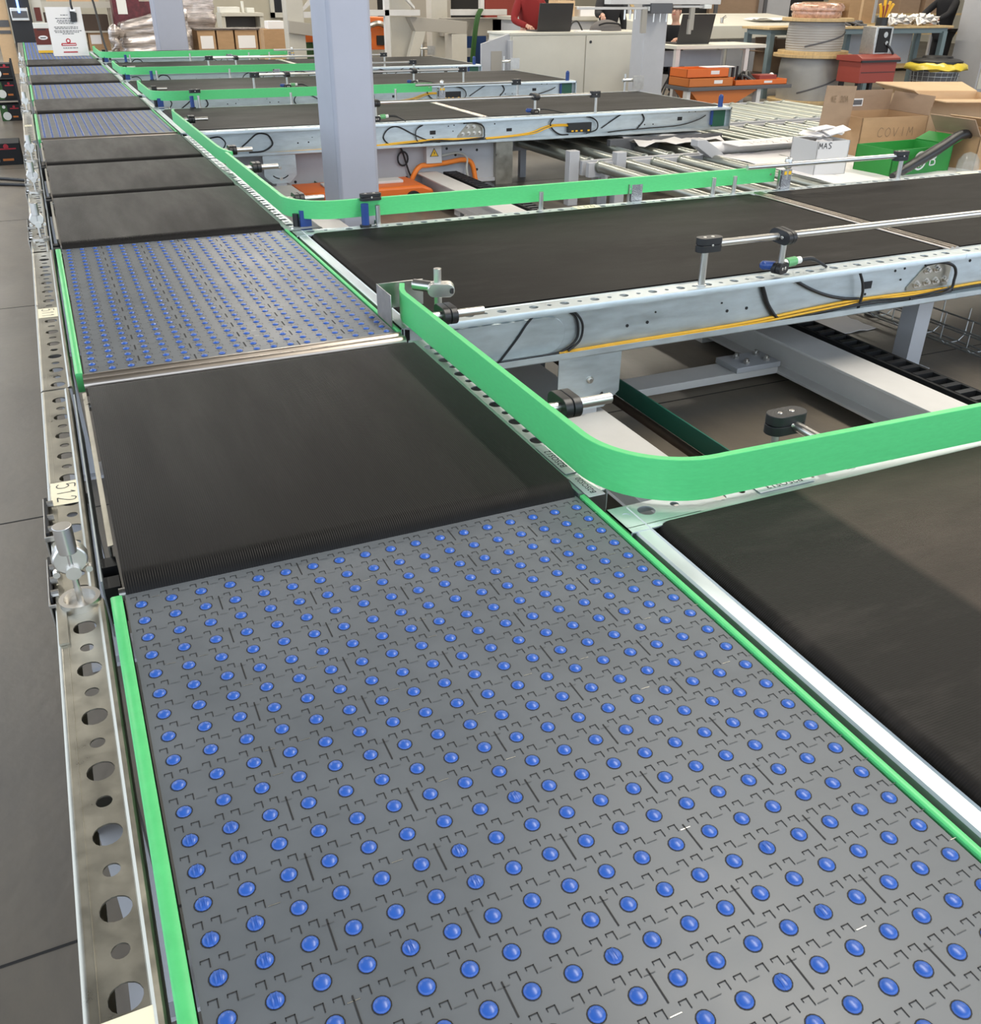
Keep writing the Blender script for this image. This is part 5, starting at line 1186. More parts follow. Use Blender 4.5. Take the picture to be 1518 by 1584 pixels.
# two cable drums on top of each other
def drum(label, x, y, z0, R, r, h, m, fl=.045, cat='cable drum'):
    t = T('cable_drum', label, cat, (x,y,z0), 'wooden cable drums')
    for z in (z0, z0+h-fl):
        mb = MB(); mb.lathe([(R,0),(R,fl),(.05,fl)],(x,y,z),40); mb.lathe([(.05,0),(R,0)],(x,y,z),40); P('flange', mb, 'wood', t, bevel=.003)
    mb = MB(); mb.lathe([(r*1.0,fl),(r*1.03,h*.3),(r*1.02,h*.7),(r*.98,h-fl)],(x,y,z0),40); w = P('winding', mb, m, t)
    mb = MB(); mb.tube([(x+(r*1.03)*math.cos(a),y+(r*1.03)*math.sin(a),z0+h*.22+h*.5*(a+2.6)/2.4) for a in [(-2.6+.12*i) for i in range(20)]],.012,6); P('loose_strand', mb, 'grey_dk', w)
    return t
drum('lower big wooden drum of grey cable standing on the floor', 11.42, 11.35, F, .60, .47, .70, 'cable_reel2')
drum('upper wooden drum of grey cable stacked on the lower one', 11.42, 11.35, F+.70, .54, .425, .50, 'cable_reel')
t = T('wrapped_coil', 'film-wrapped copper-brown coil lying on the upper cable drum', 'coil', (11.38,11.35,.58)); mb = MB(); mb.lathe([(.16,.0),(.36,.0),(.38,.05),(.37,.09),(.40,.10),(.41,.155),(.36,.20),(.2,.21),(.16,.20)],(11.38,11.35,.58),32); P('coil_body', mb, 'copper', t, sharp=60)
# toolbox stand with a black tester
t = T('toolbox_stand', 'dull red tool chest on dark legs in front of the workbench', 'tool chest', (11.5, 10.4, F))
mb = MB(); mb.box(11.30,12.0,10.13,10.60,-.26,.03); P('chest', mb, 'red', t, bevel=.006)
mb = MB(); mb.prism([(10.10,.03),(10.64,.03),(10.64,.10),(10.22,.125),(10.10,.075)], lambda u,v,w: (w,u,v), 11.27, 12.03); P('lid', mb, 'red', t, bevel=.004)
mb = MB(); mb.box(11.27,12.03,10.09,10.12,.02,.05); mb.box(11.32,11.98,10.124,10.13,-.12,-.112); P('edge_trim', mb, 'black', t)
for x in (11.36, 11.94):
    for y in (10.19, 10.54): mb = MB(); mb.box(x-.03,x+.03,y-.03,y+.03,F,-.26); P('leg', mb, 'black', t)
mb = MB(); mb.box(11.34,11.96,10.17,10.56,-.50,-.47); P('lower_shelf', mb, 'red', t)
t = T('test_unit', 'upright black test unit in a silver frame on the red tool chest', 'tester', (11.7, 10.4, .12))
mb = MB(); mb.box(11.62,11.96,10.28,10.56,.115,.49); P('housing', mb, 'plate', t, bevel=.008)
mb = MB(); mb.box(11.67,11.91,10.268,10.28,.14,.465); P('front_panel', mb, 'black_m', t)
mb = MB(); mb.cyl((11.80,10.268,.38),(11.80,10.255,.38),.04,n=16); mb.cyl((11.84,10.268,.27),(11.84,10.25,.27),.028,n=12); PS('dial', mb, 'plate', t)
mb = MB(); mb.tube([(11.85,10.26,.26),(11.92,10.22,.18),(11.96,10.2,.12)],.016,8,smooth=4); P('lead', mb, 'rubber', t)
# bin and cabinet
t = T('waste_bin', 'round dark mesh waste bin with a yellow bag folded over the rim', 'bin', (13.95, 11.15, F))
mb = MB(); mb.lathe([(.34,0),(.37,.3),(.39,.52)],(13.95,11.15,F),32); P('mesh_body', mb, 'grey_dk', t)
mb = MB()
for k in range(7): mb.ring((13.95,11.15,F+.05+.07*k),(0,0,1),.345+.008*k,.362+.008*k,.008,32)
for k in range(24): a = 2*PI*k/24; mb.cyl((13.95+.345*math.cos(a),11.15+.345*math.sin(a),F+.01),(13.95+.395*math.cos(a),11.15+.395*math.sin(a),F+.52),.005,n=5)
P('wire_mesh', mb, 'wire', t)
mb = MB(); prof = [(.41,.42),(.50,.445),(.485,.49),(.43,.53),(.37,.53)]; n = 32; vs = []
for r, z in prof: vs += [(13.95+(r+rnd.uniform(-.025,.025))*math.cos(2*PI*i/n),11.15+(r+rnd.uniform(-.025,.025))*math.sin(2*PI*i/n),F+z+rnd.uniform(-.02,.02)) for i in range(n)]
mb.add(vs, [(k*n+i,k*n+(i+1)%n,(k+1)*n+(i+1)%n,(k+1)*n+i) for k in range(4) for i in range(n)]); P('yellow_bag', mb, 'yellow_bag', t, sharp=80)
mb = MB(); mb.lathe([(.41,.53),(.41,.56),(.35,.585),(.25,.60),(.23,.63),(.04,.635)],(13.95,11.15,F),32); P('lid', mb, 'black', t)
t = T('switch_cabinet', 'tall grey switch cabinet at the right edge with dark inset panels', 'cabinet', (15.7, 11.8, F))
mb = MB(); mb.box(15.28,16.7,11.4,12.05,F,1.35); P('body', mb, 'grey_paint', t, bevel=.006)
mb = MB(); mb.box(15.32,16.63,11.385,11.40,F+.06,.42); mb.box(15.32,16.63,11.385,11.40,.45,1.3); PS('door', mb, 'cream', t, bevel=.003)
mb = MB(); mb.box(15.38,15.46,11.378,11.386,.52,.60); mb.box(15.40,15.58,11.378,11.386,.26,.38); PS('inset', mb, 'dark', t)
t = T('broom', 'dark red broom stick with a yellow grip leaning on the grey switch cabinet', 'broom', (14.9, 11.2, F)); mb = MB(); mb.cyl((15.10,11.0,F+.04),(15.22,11.34,.10),.018,n=10); P('stick', mb, 'red', t)
mb = MB(); mb.cyl((15.22,11.34,.06),(15.27,11.36,.30),.028,n=10); P('grip', mb, 'yellow', t); mb = MB(); mb.box(14.9,15.3,10.95,11.03,F,F+.06); P('brush', mb, 'black', t)
person('person in dark clothes leaning over the right end of the workbench', (15.58,12.62,F), -1.45, 'cloth_black', 'cloth_black', 'hair',
       stand(waist=(0,-.03,1.08), chest=(0,-.10,1.30), neck0=(0,-.13,1.45), neck=(0,-.15,1.51), head0=(0,-.18,1.57), head1=(0,-.21,1.64), head2=(0,-.21,1.70), shoL=(-.19,-.10,1.40), elbL=(-.25,-.32,1.22), wriL=(-.20,-.60,1.12), shoR=(.19,-.10,1.40), elbR=(.25,-.32,1.22), wriR=(.20,-.58,1.12), face=(0,-.85,-.5)))
# shelving and dark cabinets at the very back on the right
def rack(label, x0, x1, y0, y1, zs, posts=True, m='grey_paint', board='wood', ztop=1.6):
    t = T('storage_rack', label, 'shelves', ((x0+x1)/2,(y0+y1)/2,F), 'storage racks')
    for x in (x0, x1):
        for y in (y0, y1): mb = MB(); mb.box(x-.03,x+.03,y-.03,y+.03,F,ztop); P('upright', mb, m, t)
    for z in zs: mb = MB(); mb.box(x0,x1,y0,y1,z-.04,z); P('shelf', mb, board, t)
    return t
rack('wooden rack with brown cartons beyond the workbench', 16.9, 19.6, 15.8, 16.6, (F+.1,.15,.53), ztop=1.3)
for x, w, h, nm in ((17.2,.35,.55,'left'),(18.0,.6,.5,'middle'),(18.8,.7,.45,'right')):
    mb = MB(); mb.box(x-w/2,x+w/2,15.9,16.4,.53,.53+h); S('carton', mb, 'card_dk', '%s dark brown carton on the upper shelf of the rack beyond the workbench' % nm, 'box', (x,16.1,.53), bevel=.004)
t = T('tall_cabinet', 'row of grey tall cabinets with an open dark bay behind the console desk', 'cabinet', (13.5, 17.3, F))
mb = MB(); mb.box(11.4,12.55,17,17.6,F,1.5); mb.box(14.9,15.6,17,17.6,F,1.5); PS('closed_door', mb, 'grey_paint', t, bevel=.005)
mb = MB(); mb.box(12.55,13.6,17.3,17.6,F,1.5); mb.box(15.6,16.8,17.3,17.6,F,1.5); PS('open_bay', mb, 'dark', t)
mb = MB(); mb.box(13.6,14.9,17.2,17.6,F,1.5); P('brown_door', mb, 'card_dk', t)
mb = MB()
for x in (12.55,13.6,14.9): mb.box(x-.04,x+.04,16.96,17.0,F,1.5)
PS('door_post', mb, 'grey_dk', t)
t = T('desk_cluster', 'grey assembly desk with pale trays behind the person in black', 'desk', (9.6, 15.6, F))
mb = MB(); mb.box(8.3,11.2,15.6,16.6,.44,.50); P('desk_top', mb, 'beige', t); mb = MB(); mb.box(8.4,11.1,15.65,15.68,F,.42); P('front_panel', mb, 'grey_paint', t)
for x in (8.4,11.1): mb = MB(); mb.box(x-.04,x+.04,15.65,16.55,F,.44); P('leg', mb, 'grey_paint', t)
for k, (x, w, h, m, nm) in enumerate(((8.7,.45,.18,'card_lt','left'),(9.3,.35,.26,'card_lt','second'),(9.8,.4,.16,'paper','third'),(10.4,.45,.22,'black','rightmost'))):
    mb = MB(); mb.box(x-w/2,x+w/2,15.7,16.1,.50,.50+h); S('parts_box', mb, m, '%s small box on the grey assembly desk behind the person in black' % nm, 'box', (x,15.5,.50), bevel=.006)
mb = MB(); mb.bar((10.55,15.9,.5),(10.9,16.0,1.15),.06,.06); mb.bar((10.95,15.9,.5),(10.6,16.0,1.15),.06,.06); S('wooden_stand', mb, 'wood', 'crossed wooden slats standing on the grey assembly desk', 'stand', (10.75,15.9,.5))

# ------------------------------------------------------------------ notice, carton and lamp on the far roller belt
t = T('notice_board', 'white notice sheet with a red logo standing on the farthest roller belt', 'notice', (.63, 15.5, .005))
lean = .10; f = lambda u,v,q: (.385+u, 15.46+v*lean+q, .006+v)
mb = MB(); mb.prism([(0,0),(.50,0),(.50,.655),(0,.655)], f, 0, .012); P('sheet', mb, 'paper', t)
mb = MB(); mb.prism([(0,.02),(.50,.02),(.50,.04),(.0,.04)], f, .012, .16); P('foot', mb, 'white_p', t)
mb = MB(); rnd2 = random.Random(8); mb.mat(0)
for z, w in ((.545,.10),(.50,.26),(.475,.22),(.455,.24),(.435,.20),(.385,.34),(.365,.32),(.335,.36),(.315,.34),(.295,.14),(.105,.20)):
    u = .25-w/2
    while u < .25+w/2: q = rnd2.uniform(.015,.045); mb.prism([(u,z),(u+q,z),(u+q,z+.009),(u,z+.009)], f, -.0015, -.0005); u += q+.008
P('text_lines', mb, 'ink', t)
mb = MB(); mb.prism([(.13,.152),(.14,.138),(.34,.138),(.35,.152),(.34,.166+.01),(.14,.176)], f, -.003, -.0008); n = 20
mb.prism([(.24+.034*math.cos(2*PI*i/n),.205+.034*math.sin(2*PI*i/n)) for i in range(n)], f, -.003, -.0008); mb.prism([(.145,.045),(.345,.045),(.345,.062),(.145,.062)], f, -.003, -.0008); lg = P('red_logo', mb, 'red_tag', t)
mb = MB(); mb.prism([(.15,.150),(.34,.150),(.34,.160),(.15,.160)], f, -.0045, -.003); mb.prism([(.24+.018*math.cos(2*PI*i/n),.205+.018*math.sin(2*PI*i/n)) for i in range(n)], f, -.0045, -.003); P('logo_lettering', mb, 'paper', lg)
t = T('gooseneck_clip', 'black gooseneck clip holding the top right corner of the white notice', 'clip', (.76,15.6,.5))
mb = MB(); mb.prism([(.33,.46),(.42,.46),(.43,.58),(.34,.60)], f, -.03, -.002); P('clip_jaw', mb, 'black', t, bevel=.004)
mb = MB(); mb.prism([(.345,.60),(.42,.60),(.42,.63),(.345,.63)], f, -.04, -.01); P('chrome_band', mb, 'steel', t)
mb = MB(); mb.tube([(.765,15.49,.63),(.76,15.50,.72),(.80,15.6,.85),(.95,15.7,.9),(1.06,15.5,.80),(1.08,15.2,.55),(1.08,14.9,.30),(1.10,14.7,.10),(1.12,14.6,0)],.016,8,smooth=5); P('neck', mb, 'rubber', t)
t = T('coffee_carton', 'brown product carton with white top and yellow base stripe left of the white notice', 'box', (.29, 16.35, .005))
mb = MB(); mb.box(.185,.40,16.3,16.45,.005,.43); P('carton_body', mb, 'white_p', t, bevel=.004)
mb = MB(); mb.box(.184,.401,16.296,16.30,.125,.355); p = P('brown_print', mb, 'coffee', t)
mb = MB(); mb.prism([(.295+.068*math.cos(2*PI*i/24),.225+.03*math.sin(2*PI*i/24)) for i in range(24)], lambda u,v,w: (u,w,v), 16.292, 16.296); P('white_oval', mb, 'paper', p)
mb = MB(); mb.box(.255,.335,16.290,16.292,.218,.230); mb.box(.23,.35,16.2935,16.296,.33,.345); P('print_line', mb, 'ink', p)
mb = MB(); mb.box(.184,.401,16.296,16.30,.01,.045); P('yellow_stripe', mb, 'warn', t)
# product boxes left of the line
def display_box(label, x0, x1, y0, y1, z0, z1, seed):
    t = T('product_box', label, 'box', ((x0+x1)/2,(y0+y1)/2,z0), 'dark product boxes left of the line')
    mb = MB(); mb.box(x0,x1,y0,y1,z0,z1); P('carton_body', mb, 'black_m', t, bevel=.004)
    h = z1-z0; w = x1-x0; yf = y0-.002
    mb = MB(); mb.box(x0,x0+w*.35,yf,y0,z0,z0+h*.95); P('green_print', mb, 'hose_green', t)
    mb = MB(); mb.box(x0+w*.48,x0+w*.9,yf,y0,z0+h*.72,z0+h*.78); mb.cyl((x0+w*.68,y0,z0+h*.86),(x0+w*.68,yf,z0+h*.86),w*.06,n=14); P('red_logo', mb, 'red_tag', t)
    mb = MB(); mb.cyl((x0+w*.28,y0,z0+h*.30),(x0+w*.28,yf-.002,z0+h*.30),w*.2,n=18); mb.cyl((x0+w*.2,y0,z0+h*.85),(x0+w*.2,yf-.002,z0+h*.85),w*.08,n=12); P('cup_picture', mb, 'white_p', t)
    mb = MB(); mb.box(x0+w*.55,x0+w*.8,yf,y0,z0+h*.2,z0+h*.30); P('orange_print', mb, 'orange_dk', t)
display_box('dark product box on the floor left of the line, nearest of the stack', -.62, -.225, 9.35, 9.75, F, F+.20, 1)
t = T('display_shelf', 'narrow black display stand of product boxes left of the line near the far end', 'shelf', (-.35,13.4,F))
mb = MB()
for x in (-.52,-.20):
    for y in (13.1,13.5): mb.box(x-.012,x+.012,y-.012,y+.012,F,.10)
P('frame', mb, 'black', t)
for z in (-.36,-.10): mb = MB(); mb.box(-.53,-.19,13.08,13.52,z-.015,z); P('shelf', mb, 'black', t)
display_box('dark product box on the top tier of the black display stand', -.46, -.20, 13.12, 13.42, -.10, .06, 2)
display_box('dark product box on the middle tier of the black display stand', -.45, -.20, 13.12, 13.42, -.36, -.14, 3)
display_box('dark product box under the lowest tier of the black display stand', -.45, -.20, 13.12, 13.42, F, F+.20, 4)
t = T('dispenser', 'black drinks machine with a glowing blue tap behind the far end of the line', 'machine', (.08, 21.3, F))
mb = MB(); mb.box(-.16,.24,21.2,21.6,F,1.2); P('body', mb, 'black', t, bevel=.01)
mb = MB(); mb.box(-.13,.19,21.12,21.2,.33,.56); P('drip_tray', mb, 'steel', t, bevel=.01); mb = MB(); mb.box(-.11,.17,21.10,21.12,.38,.50); P('window', mb, 'grey_dk', t); mb = MB(); mb.cyl((.03,21.09,.47),(.03,21.09,.70),.02,n=10); P('tap', mb, 'led', t)
t = T('vending_panel', 'pale printed panel left of the black drinks machine', 'panel', (-.32, 21.4, F)); mb = MB(); mb.box(-.45,-.18,21.3,21.5,F,1.2); P('panel', mb, 'card_lt', t); mb = MB(); mb.box(-.40,-.2,21.285,21.30,.22,.34); mb.box(-.40,-.2,21.285,21.3,.10,.16); P('picture', mb, 'grey_dk', t)
t = T('leaflet_stand', 'narrow cream leaflet stand right of the black drinks machine', 'stand', (.36, 21.4, F)); mb = MB(); mb.box(.27,.46,21.3,21.5,F,1.2); P('panel', mb, 'cream', t); mb = MB(); mb.box(.31,.42,21.285,21.30,.32,.56); P('leaflet', mb, 'coffee', t)
for q, m in ((0,'rubber'),(1,'rubber')):
    mb = MB(); mb.tube([(-2.2,8.6-.45*q,F+.012),(-1.2,8.75-.5*q,F+.012),(-.6,8.6-.35*q,F+.012),(-.2,8.3-.25*q,F+.012)],.016,8,smooth=6)
    S('floor_cable', mb, m, ('upper' if q == 0 else 'lower')+' one of two black cables crossing the floor left of the line', 'cable', (-1.2,8.6-.4*q,F))

# ------------------------------------------------------------------ pallets, racks and portal frames at the far end
def pallet(x0, x1, y0, y1, label):
    t = T('pallet', label, 'pallet', ((x0+x1)/2,(y0+y1)/2,F), 'wooden pallets')
    mb = MB(); n = 7
    for k in range(n): xx = x0+(x1-x0)*k/n; mb.box(xx, xx+(x1-x0)/n*.8, y0, y1, F+.115, F+.14)
    for y in (y0, (y0+y1)/2-.05, y1-.1): mb.box(x0,x1,y,y+.1,F+.095,F+.115); mb.box(x0,x1,y,y+.1,F,F+.02)
    P('boards', mb, 'pallet_wood', t)
    mb = MB()
    for x in (x0,(x0+x1)/2-.07,x1-.14):
        for y in (y0,(y0+y1)/2-.05,y1-.1): mb.box(x,x+.14,y,y+.1,F+.02,F+.095)
    P('blocks', mb, 'pallet_wood', t)
def wrapped(name, label, x0, x1, y0, y1, z0, z1, m='film', amp=.035, seed=1, slope=0):
    rnd = random.Random(seed); nz, nx, ny = 16, 12, 8; ring = []
    for i in range(nx): ring.append((i/nx,0))
    for i in range(ny): ring.append((1,i/ny))
    for i in range(nx): ring.append((1-i/nx,1))
    for i in range(ny): ring.append((0,1-i/ny))
    n = len(ring); vs = []
    for k in range(nz+1):
        d = rnd.uniform(-amp,amp)
        for u, v in ring:
            e = d+rnd.uniform(-amp,amp)*.5; zt = z1+slope*(u-.5); z = z0+(zt-z0)*k/nz
            vs.append((x0+(x1-x0)*u+e*(1 if u > .5 else -1), y0+(y1-y0)*v+e*(1 if v > .5 else -1), z))
    fs = [(k*n+i,k*n+(i+1)%n,(k+1)*n+(i+1)%n,(k+1)*n+i) for k in range(nz) for i in range(n)]+[tuple(range(n-1,-1,-1)),tuple(range(nz*n,(nz+1)*n))]
    mb = MB(); mb.add(vs, fs); return S(name, mb, m, label, 'pallet load', ((x0+x1)/2,(y0+y1)/2,z0), 'film wrapped pallet loads', sharp=80)
pallet(2.05, 3.75, 24.2, 25.2, 'left wooden pallet under the silver film-wrapped goods')
wrapped('wrapped_goods', 'silver film-wrapped goods on the left pallet, left of the far pillar', 2.12, 3.65, 24.2, 25.2, F+.14, .36, seed=2, slope=.35)
mb = MB(); mb.box(2.10,2.72,25.25,25.8,F,.95); mb.mat(1); mb.box(2.20,2.42,25.24,25.25,.35,.70); mb.mat(2); mb.box(2.72,3.05,25.3,25.8,F,.62); S('printed_goods', mb, ['film_red','white_p','film_red'], 'red printed goods sticking out above the film-wrapped goods', 'goods', (2.45,24.9,.3))
mb = MB(); mb.tube([(2.10,24.2,-.05),(1.98,24.1,.05),(1.90,24.1,-.12),(1.98,24.05,-.25),(1.85,24.1,-.36)],[.10,.14,.10,.08,.03],10,smooth=4); S('film_tail', mb, 'film', 'loose tail of film hanging from the left wrapped pallet', 'film', (1.95,24.1,-.1), sharp=80)
pallet(3.85, 6.1, 24.3, 25.3, 'right wooden pallet under the film-wrapped brown cartons')
for k, (x0, x1) in enumerate(((3.86,4.28),(4.32,4.72),(4.76,5.30),(5.34,5.85))):
    mb = MB(); mb.box(x0,x1,24.35,25.2,F+.14,.02); mb.mat(1)
    if k % 2 == 0: mb.box(x0+.06,x1-.06,24.345,24.35,-.38,-.10)
    S('carton', mb, ['card','white_label'], ('first','second','third','fourth')[k]+' film-wrapped brown carton from the far pillar on the right pallet', 'box', ((x0+x1)/2,24.8,F+.14), 'wrapped cartons on the right pallet', bevel=.008)
wrapped('film_cover', 'glossy clear film sheet laid over the row of brown cartons on the right pallet', 3.84, 5.87, 24.33, 25.22, .022, .06, amp=.012, seed=6)
wrapped('wrapped_goods', 'tall silver film-wrapped stack right of the far pillar', 3.7, 4.52, 25.5, 26.4, F, 1.0, seed=9)
t = rack('beige pallet rack with dark boxes behind the white notice', .35, 2.15, 26.6, 27.4, (F+.12,-.05,.52), m='beige_dk', board='beige', ztop=1.4)
mb = MB(); mb.box(.35,2.15,26.55,26.6,.46,.60); P('front_beam', mb, 'beige', t)
for x, w, h, z, m, nm in ((.9,.7,.40,-.05,'brown_dk','dark brown box on the middle shelf of the beige rack'),(1.75,.6,.36,-.05,'brown_dk','right-hand dark box on the middle shelf of the beige rack'),(1.0,.6,.45,F+.12,'card_dk','brown carton on the lowest shelf of the beige rack'),(1.75,.5,.42,F+.12,'card','labelled brown carton on the lowest shelf of the beige rack'),(1.3,1.2,.3,.52,'card_lt','pale long carton on top of the beige rack')):
    mb = MB(); mb.box(x-w/2,x+w/2,26.65,27.3,z,z+h); mb.mat(1)
    if 'labelled' in nm: mb.box(x-.2,x+.05,26.645,26.65,z+.15,z+.36)
    S('carton', mb, [m,'white_label'], nm, 'box', (x,27,z), bevel=.006)
t = T('wall_desk', 'pale desk with a dark opening against the back wall under a wall screen', 'desk', (5.5, 28, F))
mb = MB(); mb.box(5.05,6.2,27.6,28.4,.24,.32); P('desk_top', mb, 'cream', t); mb = MB(); mb.box(5.05,5.15,27.65,28.4,F,.24); mb.box(6.1,6.2,27.65,28.4,F,.24); P('side', mb, 'cream', t); mb = MB(); mb.box(5.15,6.1,28.3,28.35,F,.24); P('back', mb, 'grey_dk', t)
mb = MB(); mb.box(5.05,5.6,27.8,28.2,.32,.46); mb.box(5.8,6.0,27.8,28.1,.32,.44); mb.box(5.68,5.74,27.9,28.0,.32,.60); S('desk_printer', mb, 'white_p', 'low white printer and tray on the pale desk', 'printer', (5.5,28,.32), bevel=.01)
mb = MB(); mb.box(5.1,6.25,33.6,33.72,.80,1.6); S('wall_screen', mb, 'screen', 'black wall screen above the pale desk', 'screen', (5.7,33.7,.8), bevel=.01)
t = T('window_2', 'narrow dark window in a pale frame on the back wall', 'window', (8.2,33.75,.2)); t['kind'] = 'structure'
mb = MB(); mb.box(7.75,7.88,33.68,33.8,.05,2.2); mb.box(8.5,8.63,33.68,33.8,.05,2.2); mb.box(7.75,8.63,33.68,33.8,.05,.2); P('window_frame', mb, 'cream', t); mb = MB(); mb.box(7.88,8.5,33.74,33.78,.2,2.2); P('pane', mb, 'screen', t)
for x, w, h, z, m, nm in ((5.2,.5,.42,-.30,'card','brown carton left of the tall portal frame'),(5.25,.36,.16,.12,'white_label','white packets on the brown carton left of the tall portal frame'),(5.2,.40,.25,F,'wood','wooden crate under the brown carton left of the tall portal frame')):
    mb = MB(); mb.box(x-w/2,x+w/2,21.9,22.3,z,z+h); S('carton', mb, m, nm, 'box', (x,22.1,z), bevel=.008)
mb = MB(); mb.box(4.98,5.42,21.86,22.3,F+.25,-.30); S('crate', mb, 'grey_dk', 'dark grey crate between the wooden crate and the brown carton', 'crate', (5.2,22.1,F+.25), bevel=.01)

t = T('portal_frame', 'left beige steel portal frame with a sloped brace, left of the near pillar', 'frame', (5.1, 18.2, F))
mb = MB(); mb.box(4.60,4.92,18,18.35,F,1.6); P('upright', mb, 'beige', t, bevel=.006); mb = MB(); mb.prism([(4.60,.40),(6.2,.20),(6.2,-.01),(4.60,.19)], lambda u,v,w: (u,w,v), 17.9, 18.0); P('cross_beam', mb, 'beige_dk', t, bevel=.005)
mb = MB(); mb.box(4.92,5.7,18,18.1,.44,.54); P('shelf_bar', mb, 'beam_white', t); mb = MB(); mb.prism([(4.92,.55),(4.92,.62),(5.35,1.0),(5.5,1.0)], lambda u,v,w: (u,w,v), 18.0, 18.1); P('brace', mb, 'beam_white', t)
t = T('portal_frame', 'middle beige steel portal frame straight behind the near pillar, right side', 'frame', (6.8, 16.2, F))
mb = MB(); mb.box(6.02,6.42,16.2,16.5,F,1.5); P('upright', mb, 'beige', t, bevel=.006)
mb = MB(); mb.prism([(6.30,.50),(6.42,.50),(7.42,.42),(7.42,.22),(7.25,.22),(6.6,.27),(6.42,.27)], lambda u,v,w: (u,w,v), 16.0, 16.2); P('cross_beam', mb, 'beige_dk', t, bevel=.005)
mb = MB(); mb.box(7.12,7.42,16.0,16.35,F,.22); mb.prism([(6.12,F),(6.32,F),(6.62,.27),(6.42,.27)], lambda u,v,w: (u,w,v), 16.0, 16.15); PS('leg', mb, 'beige', t, bevel=.006)
mb = MB(); mb.box(5.55,6.48,15.9,16.0,.52,.61); mb.box(5.83,5.91,15.9,16.0,F,1.3); P('guard_frame', mb, 'beam_white', t)
mb = MB(); mb.prism([(6.42,.62),(6.42,.66),(6.1,1.0),(6.0,1.0)], lambda u,v,w: (u,w,v), 16.0, 16.1); P('brace', mb, 'beam_white', t)
t = T('portal_frame', 'right beige steel portal frame with a blue machine under it, left of the cream cabinet', 'frame', (8.0, 17.2, F))
mb = MB(); mb.box(7.20,7.52,17.2,17.5,F,1.5); mb.box(8.38,8.62,17.0,17.3,F,.43); P('upright', mb, 'beige', t, bevel=.006)
mb = MB(); mb.box(7.35,8.62,17.0,17.25,.14,.45); P('cross_beam', mb, 'beige_dk', t, bevel=.005); mb = MB(); mb.box(7.48,8.62,16.85,16.95,.50,.60); mb.box(8.06,8.14,16.85,16.95,.60,1.3); P('guard_frame', mb, 'beam_white', t)
mb = MB(); mb.box(6.6,7.3,17.9,18.0,F,.05); mb.mat(1); mb.box(6.75,7.15,17.88,17.9,-.25,-.02); S('dark_cabinet', mb, ['beige_dk','dark'], 'small taupe cabinet with a dark opening under the middle portal frame', 'cabinet', (6.95,17.95,F))
mb = MB(); mb.box(6.70,6.92,17.6,17.86,F,-.08); S('carton', mb, 'card', 'small open-looking carton in front of the dark opening under the middle portal frame', 'box', (6.8,17.7,F), bevel=.006)
t = T('orange_machine', 'big orange machine behind the right side of the near pillar', 'machine', (6.5, 18.6, F))
mb = MB(); mb.prism([(6.10,F),(7.02,F),(7.0,.22),(6.92,.24),(6.85,.43),(6.10,.45)], lambda u,v,w: (u,w,v), 18.2, 18.9); P('body', mb, 'orange', t, bevel=.02)
mb = MB(); mb.box(6.40,6.78,18.17,18.2,-.05,.12); P('window', mb, 'dark', t); mb = MB(); mb.tube([(6.2,18.1,.28),(6.4,18.05,.34),(6.6,18.1,.27)],.05,8,smooth=4); mb.box(6.15,6.5,17.9,18.1,-.25,-.12); PS('silver_part', mb, 'plate', t)
t = T('orange_machine', 'orange machine seen between the left portal frame and the near pillar', 'machine', (5.35, 18.8, F)); mb = MB(); mb.box(5.05,5.9,18.6,19.1,.0,.20); P('body', mb, 'orange', t, bevel=.015); mb = MB(); mb.box(5.1,5.9,18.7,19.0,F,-.02); P('base', mb, 'hose_green', t); mb = MB(); mb.lathe([(.02,0),(.10,.0),(.10,.04),(.02,.04)],(5.35,18.5,-.10),16); mb.box(5.22,5.34,18.45,18.55,-.2,.02); P('white_fan', mb, 'white_p', t)
t = T('blue_machine', 'dark blue machine part under the right portal frame', 'machine', (8.1, 17.8, F)); mb = MB(); mb.box(7.75,8.55,17.6,18.1,F,.22); P('body', mb, 'blue', t, bevel=.02); mb = MB(); mb.box(8.0,8.2,17.5,17.6,-.25,-.1); P('fitting', mb, 'white_p', t)
mb = MB()
for k in range(3): mb.tube([(8.02+.03*k,16.80,.60),(7.92+.03*k,16.75,.45),(7.86+.03*k,16.75,.1),(7.84+.03*k,16.8,-.3),(7.84+.03*k,16.8,F+.03)],.022,8,smooth=4)
S('green_hose', mb, 'hose_green', 'bundle of dark green hoses hanging from the right portal frame', 'hose', (7.95,16.8,.2))
t = T('back_cabinets', 'row of dark cupboards and shelves along the back wall between the portal frames', 'cupboards', (10, 31, F))
for k, (x0, x1, m) in enumerate(((9.2,10.4,'beige_dk'),(10.4,11.4,'dark'),(11.4,12.9,'beige_dk'),(12.9,14.1,'dark'),(14.1,15.8,'red'),(15.8,17.5,'dark'))):
    mb = MB(); mb.box(x0,x1-.03,30.2+.15*(k%2),31,F,1.8); P('cupboard', mb, m, t, bevel=.01)

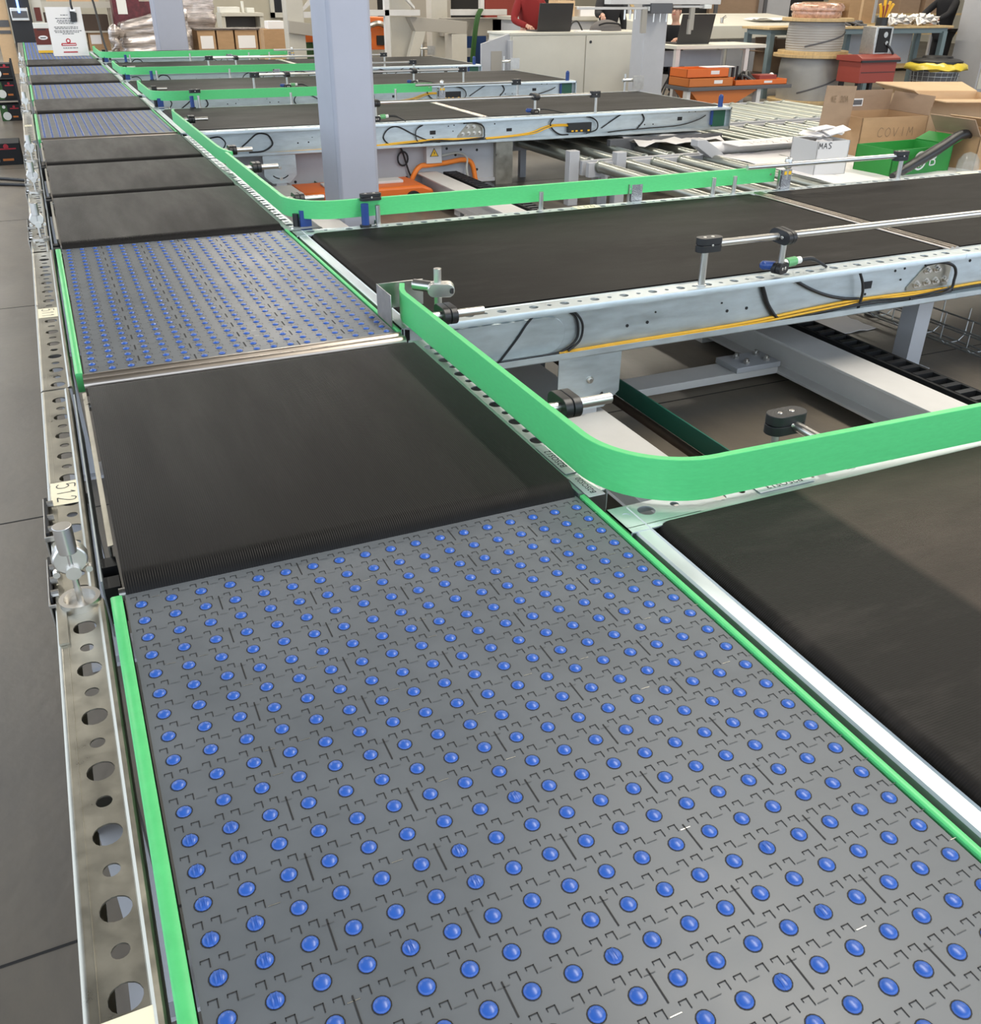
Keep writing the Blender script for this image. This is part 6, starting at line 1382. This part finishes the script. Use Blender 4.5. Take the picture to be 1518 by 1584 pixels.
# ------------------------------------------------------------------ light, camera, lift to floor level
def area(name, loc, size, sy, power, col, rot=(0,0,0)):
    l = bpy.data.lights.new(name, 'AREA'); l.shape = 'RECTANGLE'; l.size = size; l.size_y = sy; l.energy = power; l.color = col
    o = bpy.data.objects.new(name, l); COL.objects.link(o); o.location = loc; o.rotation_euler = rot; return o
W = bpy.data.worlds.new('world'); SC.world = W; W.use_nodes = True
W.node_tree.nodes['Background'].inputs['Color'].default_value = (.74,.85,1.0,1); W.node_tree.nodes['Background'].inputs['Strength'].default_value = 1.75
for x, ys, pw, col in ((-2.6, (9, 17, 25), 150, (1,.95,.86)), (3.4, (.5, 13.5, 20, 27), 170, (1,.94,.84)), (9.4, (4, 12, 20, 28), 190, (1,.92,.78)), (15.5, (4, 12, 20, 28), 170, (1,.92,.78))):
    for y in ys: area('ceiling_lamp', (x, y, 5.2), .5, 5.0, pw*(1.5 if y == .5 else 1), col)
t = T('added_glow_band', 'added glowing band of panes high in the back wall', 'window', (11,33.7,2.0)); t['kind'] = 'structure'  # unseen glowing band, added to give the belts a warm sheen
M['glow_pane'] = mat('added_glow_pane', (.8,.8,.8), .3, emit=((1,.88,.70), .7))
for q in range(9):
    mb = MB(); mb.box(-6+4*q+.1, -6+4*q+3.9, 33.72, 33.78, 2.2, 4.6); P('pane', mb, 'glow_pane', t)
mb = MB(); mb.box(-6,30,33.66,33.8,2.1,2.2); mb.box(-6,30,33.66,33.8,4.6,4.7)
for q in range(10): mb.box(-6.06+4*q,-5.94+4*q,33.66,33.8,2.2,4.6)
P('window_frame', mb, 'cream', t)
cam = bpy.data.cameras.new('camera'); co = bpy.data.objects.new('camera', cam); COL.objects.link(co); SC.camera = co
cam.sensor_fit = 'HORIZONTAL'; cam.sensor_width = 36; cam.lens = FPX/1518*36; cam.clip_start = .02; cam.clip_end = 200
mw = Matrix((cr, cu, -cf)).transposed().to_4x4(); mw.translation = CAM; co.matrix_world = mw
LIFT = -F
bpy.context.view_layer.update()
for o in list(SC.objects):
    if o.parent is None: o.location.z += LIFT
SC.view_settings.view_transform = 'Standard'; SC.view_settings.look = 'None'; SC.view_settings.gamma = 1; SC.view_settings.use_curve_mapping = False
SC.view_settings.exposure = 0.66
